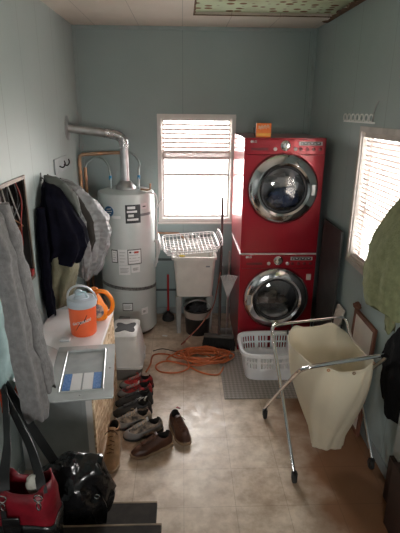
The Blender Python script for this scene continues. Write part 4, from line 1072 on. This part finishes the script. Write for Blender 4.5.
fm = mat('fleece_grey', (.25, .245, .245), .95, var=.12, scale=40, bump=.5, bscale=150, sheen=.3)
cloth('fleece_body', [(1.95, -.99, 2.02, .02, .03), (1.88, -.93, 2.01, .05, .06), (1.76, -.84, 2.01, .05, .07), (1.575, -.795, 2.01, .046, .075), (1.37, -.78, 2.01, .048, .075), (1.14, -.765, 2.01, .05, .075), (.965, -.745, 2.01, .056, .075), (.82, -.73, 2.01, .056, .072), (.745, -.73, 2.01, .05, .065)], fm, FL, seed=6, folds=5, amp=.14)
cloth('fleece_sleeve', [(1.80, -.80, 2.075, .03, .035), (1.60, -.765, 2.075, .036, .038), (1.37, -.745, 2.075, .038, .042), (1.14, -.72, 2.075, .042, .042), (.95, -.70, 2.075, .044, .042), (.86, -.69, 2.075, .040, .038)], fm, FL, seed=9, folds=3, amp=.12)
TL = thing('teal_jacket', 'dusty teal garment with an orange hem hanging at the left edge above the red bag', 'jacket', (-.98, 2.3, 1.0))
cloth('garment_body', [(1.50, -1.0, 2.36, .012, .03), (1.42, -.98, 2.34, .03, .07), (1.25, -.972, 2.31, .038, .10), (1.0, -.968, 2.30, .042, .115), (.84, -.968, 2.30, .042, .115), (.755, -.968, 2.30, .042, .11)], mat('teal_cloth', (.40, .56, .56), .9, var=.12, bump=.3), TL, seed=7, folds=7, amp=.08)
cloth('orange_hem', [(.78, -.968, 2.29, .035, .10), (.70, -.965, 2.28, .04, .105), (.62, -.97, 2.28, .03, .09)], mat('orange_cloth', (.60, .07, .015), .8, var=.2, bump=.3), TL, seed=2, folds=8, amp=.14)

# ------------------------------------------------------------------ bags
leather = mat('black_leather', (.012, .012, .013), .22, var=.3, scale=25, bump=.3, bscale=40, coat=.25)
strapm = mat('strap_black', (.012, .012, .013), .55)
def strap(pts, w_, parent, name='strap', m=strapm, th=.004):
    P = bez(pts, 8); g = MB(); rings = []
    for i, p in enumerate(P):
        t = (P[min(i+1, len(P)-1)]-P[max(i-1, 0)]).normalized()
        side = t.cross(Vector((0, -1, .35))).normalized(); n_ = side.cross(t)
        rings.append([p+side*w_/2+n_*th/2, p-side*w_/2+n_*th/2, p-side*w_/2-n_*th/2, p+side*w_/2-n_*th/2])
    return g.loft(rings).build(name, m, parent)
BB = thing('black_handbag', 'shiny black leather handbag slumped on the lower step against the cabinet end', 'handbag', (-.53, 1.86, .18))
def lumpmesh(c, r, sc, jit, seed, zmin=None, n=30, m=40, fr=2.2):
    o = MB(); c = Vector(c); rings = []
    for i in range(1, n):
        a = -pi/2+pi*i/n; rg = []
        for k in range(m):
            t = 2*pi*k/m; d = Vector((cos(a)*cos(t), cos(a)*sin(t), sin(a)))
            rdg = 1-abs(noise.noise(d*4.3+Vector((seed*1.7, 1, 0))))*2
            q_ = 1+jit*(noise.noise(d*fr+Vector((seed, 3, 1)))+.35*rdg*.5)
            p = c+Vector((d.x*sc[0], d.y*sc[1], d.z*sc[2]))*r*q_
            if zmin is not None: p.z = max(p.z, zmin+.001*abs(d.x))
            rg.append(p)
        rings.append(rg)
    return o.loft(rings)
lumpmesh((-.54, 1.86, .385), .22, (.82, .52, 1.0), .30, 4, .181).build('bag_body', leather, BB)
strap([(-.60, 1.86, .53), (-.66, 1.90, .60), (-.74, 1.97, .67), (-.84, 2.07, .75), (-.93, 2.17, .80), (-.98, 2.24, .80)], .046, BB, 'shoulder_strap')
strap([(-.50, 1.80, .52), (-.44, 1.79, .49), (-.385, 1.79, .38), (-.39, 1.78, .28)], .02, BB, 'side_strap', leather)
strap([(-.60, 1.77, .50), (-.50, 1.755, .46), (-.44, 1.755, .36), (-.42, 1.76, .26)], .012, BB, 'flap_seam', leather)
MB().tube([(-.415+.012*cos(a), 1.775, .45+.012*sin(a)) for a in [2*pi*k/14 for k in range(14)]], .003, 6, closed=True).build('buckle_ring', chrome, BB)
MB().tube([(-.66+.014*cos(a), 1.76, .52+.014*sin(a)) for a in [2*pi*k/14 for k in range(14)]], .003, 6, closed=True).build('buckle_ring', chrome, BB)
RB = thing('red_tote_bag', 'open red and black tote bag standing on the upper step at the left edge', 'tote bag', (-.63, 1.52, .36))
rm = mat('red_bag_leather', (.22, .005, .015), .45, var=.2, scale=15, bump=.2)
def bagring(z, hx, hy, cx=-.64, cy=1.55, seed=0, sag=0):
    return [Vector((cx+hx*math.copysign(abs(cos(a))**.6, cos(a))+.008*sin(5*a+z*20), cy+hy*math.copysign(abs(sin(a))**.7, sin(a))+.008*sin(4*a+z*14), z+sag*(abs(cos(a))**2)+.006*sin(3*a))) for a in [2*pi*k/48 for k in range(48)]]
g = MB(); g.loft([bagring(.363, .095, .06), bagring(.45, .11, .07), bagring(.58, .115, .075), bagring(.70, .11, .07, sag=.03), bagring(.75, .10, .06, sag=.045)], True, False)
g.build('bag_shell', rm, RB, solid=.006)
MB().box(-.725, -.655, 1.458, 1.466, .40, .66).build('front_flap', leather, RB, bev=.004)
g = MB(); g.loft([bagring(.362, .10, .066), bagring(.45, .116, .077), bagring(.56, .121, .081), bagring(.60, .120, .08)], True, False).build('black_panel', leather, RB, solid=.004)
strap([(-.715, 1.50, .76), (-.725, 1.54, .80), (-.76, 1.68, .82), (-.83, 1.87, .81), (-.93, 2.12, .80), (-.98, 2.22, .79)], .046, RB, 'shoulder_strap')
strap([(-.565, 1.50, .74), (-.585, 1.54, .79), (-.66, 1.68, .82), (-.78, 1.87, .82), (-.92, 2.10, .80), (-.975, 2.20, .785)], .040, RB, 'shoulder_strap')
for x in (-.715, -.575):
    MB().tube([(x+.016*cos(a), 1.472, .745+.016*sin(a)) for a in [2*pi*k/16 for k in range(16)]], .0032, 6, closed=True).build('ring', chrome, RB)
    MB().tube([(x+.008*cos(a), 1.468, .71+.018*sin(a)) for a in [2*pi*k/16 for k in range(16)]], .003, 6, closed=True).build('clasp', chrome, RB)
strap([(-.715, 1.467, .69), (-.715, 1.462, .60), (-.71, 1.458, .54)], .022, RB, 'tab')
tag(lump('cream_container', 'pale cream object poking out of the open red tote bag', 'container', (-.615, 1.55, .745), .035, (.9, .8, 1.3), mat('cream_white', (.55, .55, .48), .5), .1, 1), None)

# ------------------------------------------------------------------ breaker panel recess on the left wall
EP = thing('electrical_panel', 'open electrical panel with bare dark wiring set in the left wall', 'electrical panel', (XL, 2.84, 1.12))
dk = mat('box_dark', (.035, .03, .028), .6, var=.3)
g = MB(); g.box(XL-.105, XL-.10, py0+.002, py1-.002, pz0+.002, pz1-.002)
g.box(XL-.10, XL-.001, py0+.002, py0+.006, pz0+.002, pz1-.002).box(XL-.10, XL-.001, py1-.006, py1-.002, pz0+.002, pz1-.002)
g.box(XL-.10, XL-.001, py0+.006, py1-.006, pz0+.002, pz0+.006).box(XL-.10, XL-.001, py0+.006, py1-.006, pz1-.006, pz1-.002)
g.build('enclosure', dk, EP, smooth=False)
g = MB(); rect_frame(g, py0-.02, py1+.018, pz0-.018, pz1+.018, XL+.0005, XL+.010, .024, 'y'); g.build('trim_frame', mat('frame_brown', (.22, .16, .12), .5, metal=.2, var=.3), EP, smooth=False, bev=.002)
g = MB()
for i in range(6):
    z = 1.28+.06*i
    for yy in (2.77, 2.86):
        g.box(XL-.098, XL-.035, yy, yy+.075, z, z+.045)
g.build('breakers', black, EP, smooth=False, bev=.003)
random.seed(5)
wcol = [mat('wire_white', (.55, .53, .50), .5), mat('wire_black', (.02, .02, .02), .5), mat('wire_copper', (.45, .20, .08), .4, metal=.6), mat('wire_red', (.4, .03, .02), .5)]
for k in range(12):
    y0 = random.uniform(2.66, 3.02); y1 = random.choice((2.72, 2.98, 2.95)); z1 = 1.28+.06*random.randrange(6)
    xk = XL-.03+random.uniform(-.03, .02)
    MB().tube(bez([(xk-.02, y0, 1.77), (xk, y0+random.uniform(-.03, .03), 1.64), (xk+.01, y1+random.uniform(-.03, .03), 1.5), (xk, y1, z1+.02), (XL-.04, 2.86+(y1-2.86)*.6, z1+.02)]), .0045, 6).build('wire', wcol[k % 4], EP)
MB().box(XL-.02, XL+.014, 3.00, 3.05, 1.13, 1.17).build('red_tag', mat('tag_red', (.45, .03, .03), .5), EP, bev=.002)

# ------------------------------------------------------------------ right wall things
RL_ = thing('perforated_rail', 'white perforated hanger rail fixed to the right wall above the window', 'hanger rail', (XR, 3.5, 2.16))
g = MB()
for i in range(7):
    y = 3.80-.088*i
    g.lathe([(.028, -.003), (.040, -.003), (.040, .004), (.028, .004), (.028, -.003)], Matrix.Translation((XR-.006, y, 2.160)) @ Matrix.Rotation(pi/2, 4, 'Y') @ Matrix.Diagonal((.72, 1.05, 1, 1)), 24, False, False)
g.box(XR-.010, XR-.003, 3.20, 3.82, 2.125, 2.137)
g.build('ring_strip', mat('rail_white', (.9, .9, .88), .4, var=.02), RL_)
MB().tube(bez([(XR-.008, 3.24, 2.14), (XR-.02, 3.20, 2.16), (XR-.025, 3.17, 2.22), (XR-.012, 3.16, 2.27)]), .005, 6).build('wire_hook', steel, RL_)

GJ = thing('green_jacket', 'pale olive green knit jacket hanging in front of the right window', 'jacket', (1.2, 2.35, 1.4))
gm = mat('knit_green', (.27, .29, .15), .95, var=.12, scale=30, bump=.6, bscale=120)
cloth('jacket_body', [(1.86, 1.255, 2.32, .015, .06), (1.83, 1.235, 2.32, .03, .14), (1.76, 1.215, 2.32, .045, .20), (1.64, 1.175, 2.36, .08, .215), (1.48, 1.15, 2.40, .105, .21), (1.35, 1.145, 2.42, .11, .21), (1.25, 1.145, 2.42, .11, .20), (1.16, 1.155, 2.40, .10, .19)], gm, GJ, seed=3, folds=7, amp=.06)
cloth('jacket_sleeve', [(1.55, 1.12, 2.28, .035, .045), (1.35, 1.13, 2.30, .035, .045), (1.15, 1.15, 2.33, .033, .04), (1.04, 1.16, 2.34, .03, .035)], gm, GJ, seed=5, folds=3, amp=.06)
hook('dark hook on the right window frame behind the green jacket', XR-.017, 2.32, 1.87, -1)
BJ = thing('black_jacket', 'black jacket bunched low on the right wall below the green one', 'jacket', (1.2, 2.4, .8))
cloth('jacket_body', [(1.10, 1.262, 2.30, .012, .03), (1.02, 1.245, 2.31, .025, .09), (.90, 1.236, 2.32, .034, .15), (.76, 1.236, 2.33, .034, .17), (.62, 1.238, 2.33, .032, .16), (.50, 1.24, 2.32, .03, .13)], mat('black_cloth', (.007, .007, .008), .9, bump=.4, spec=.1), BJ, seed=8, folds=6, amp=.12)
hook('dark hook low on the right wall holding the black jacket', XR, 2.30, 1.10, -1)

# boards between washer, cart and wall
tag(MB().box(1.225, 1.245, 3.46, 3.93, .0, 1.32, None).build('dark_board', mat('board_dark', (.035, .035, .035), .6, var=.2), smooth=False, bev=.003), 'tall dark board standing between the red machines and the right wall', 'board')
def leaning_board(label, y0, y1, h, x_top, x_bot, m_face, m_edge, name):
    A = thing(name, label, 'board', ((x_top+x_bot)/2, (y0+y1)/2, 0))
    ang = math.atan2(x_top-x_bot, h)
    mt = Matrix.Translation((x_bot, (y0+y1)/2, .003)) @ Matrix.Rotation(ang, 4, 'Y')
    hw = (y1-y0)/2; g = MB()
    g.box(-.009, .009, -hw, -hw+.03, 0, h, mt); g.box(-.009, .009, hw-.03, hw, 0, h, mt); g.box(-.009, .009, -hw+.03, hw-.03, 0, .03, mt); g.box(-.009, .009, -hw+.03, hw-.03, h-.03, h, mt)
    g.build('frame', m_edge, A, smooth=False, bev=.002)
    MB().box(-.004, .004, -hw+.031, hw-.031, .031, h-.031, mt).build('face', m_face, A, smooth=False)
    return A
wface = mat('board_pale', (.70, .66, .60), .6, var=.06)
leaning_board('pale board leaning on the right wall close to the washer', 3.30, 3.44, .74, 1.262, 1.10, wface, wface, 'pale_board')
leaning_board('pale panel in a red-brown frame leaning on the right wall behind the cart', 2.72, 3.10, .84, 1.266, 1.240, wface, mat('frame_redbrown', (.16, .06, .035), .6), 'framed_panel')
lump('scrub_brush', 'small red-brown scrub brush hanging atop the leaning framed panel', 'brush', (1.245, 3.03, .885), .03, (.8, 1.4, .9), mat('brush_brown', (.14, .06, .035), .9, bump=.8, bscale=80), .3, 3)
tag(MB().box(1.225, 1.245, 2.10, 2.20, .30, .95).build('wall_strip', mat('strip_pale', (.45, .47, .46), .5), smooth=False, bev=.003), 'pale vertical strip at the lower right edge beside the black jacket', 'board')
tag(MB().box(1.20, 1.268, 2.10, 2.19, .0, .30).build('dark_post', mat('post_wood', (.04, .018, .012), .6, var=.2), smooth=False, bev=.003), 'dark wooden block supporting the pale strip at the lower right', 'post')
tag(MB().box(1.125, 1.268, 1.55, 2.0, .0, .42).build('side_box', mat('box_redbrown', (.05, .022, .016), .6, var=.2), smooth=False, bev=.004), 'dark red-brown wooden box at the bottom right corner', 'box')
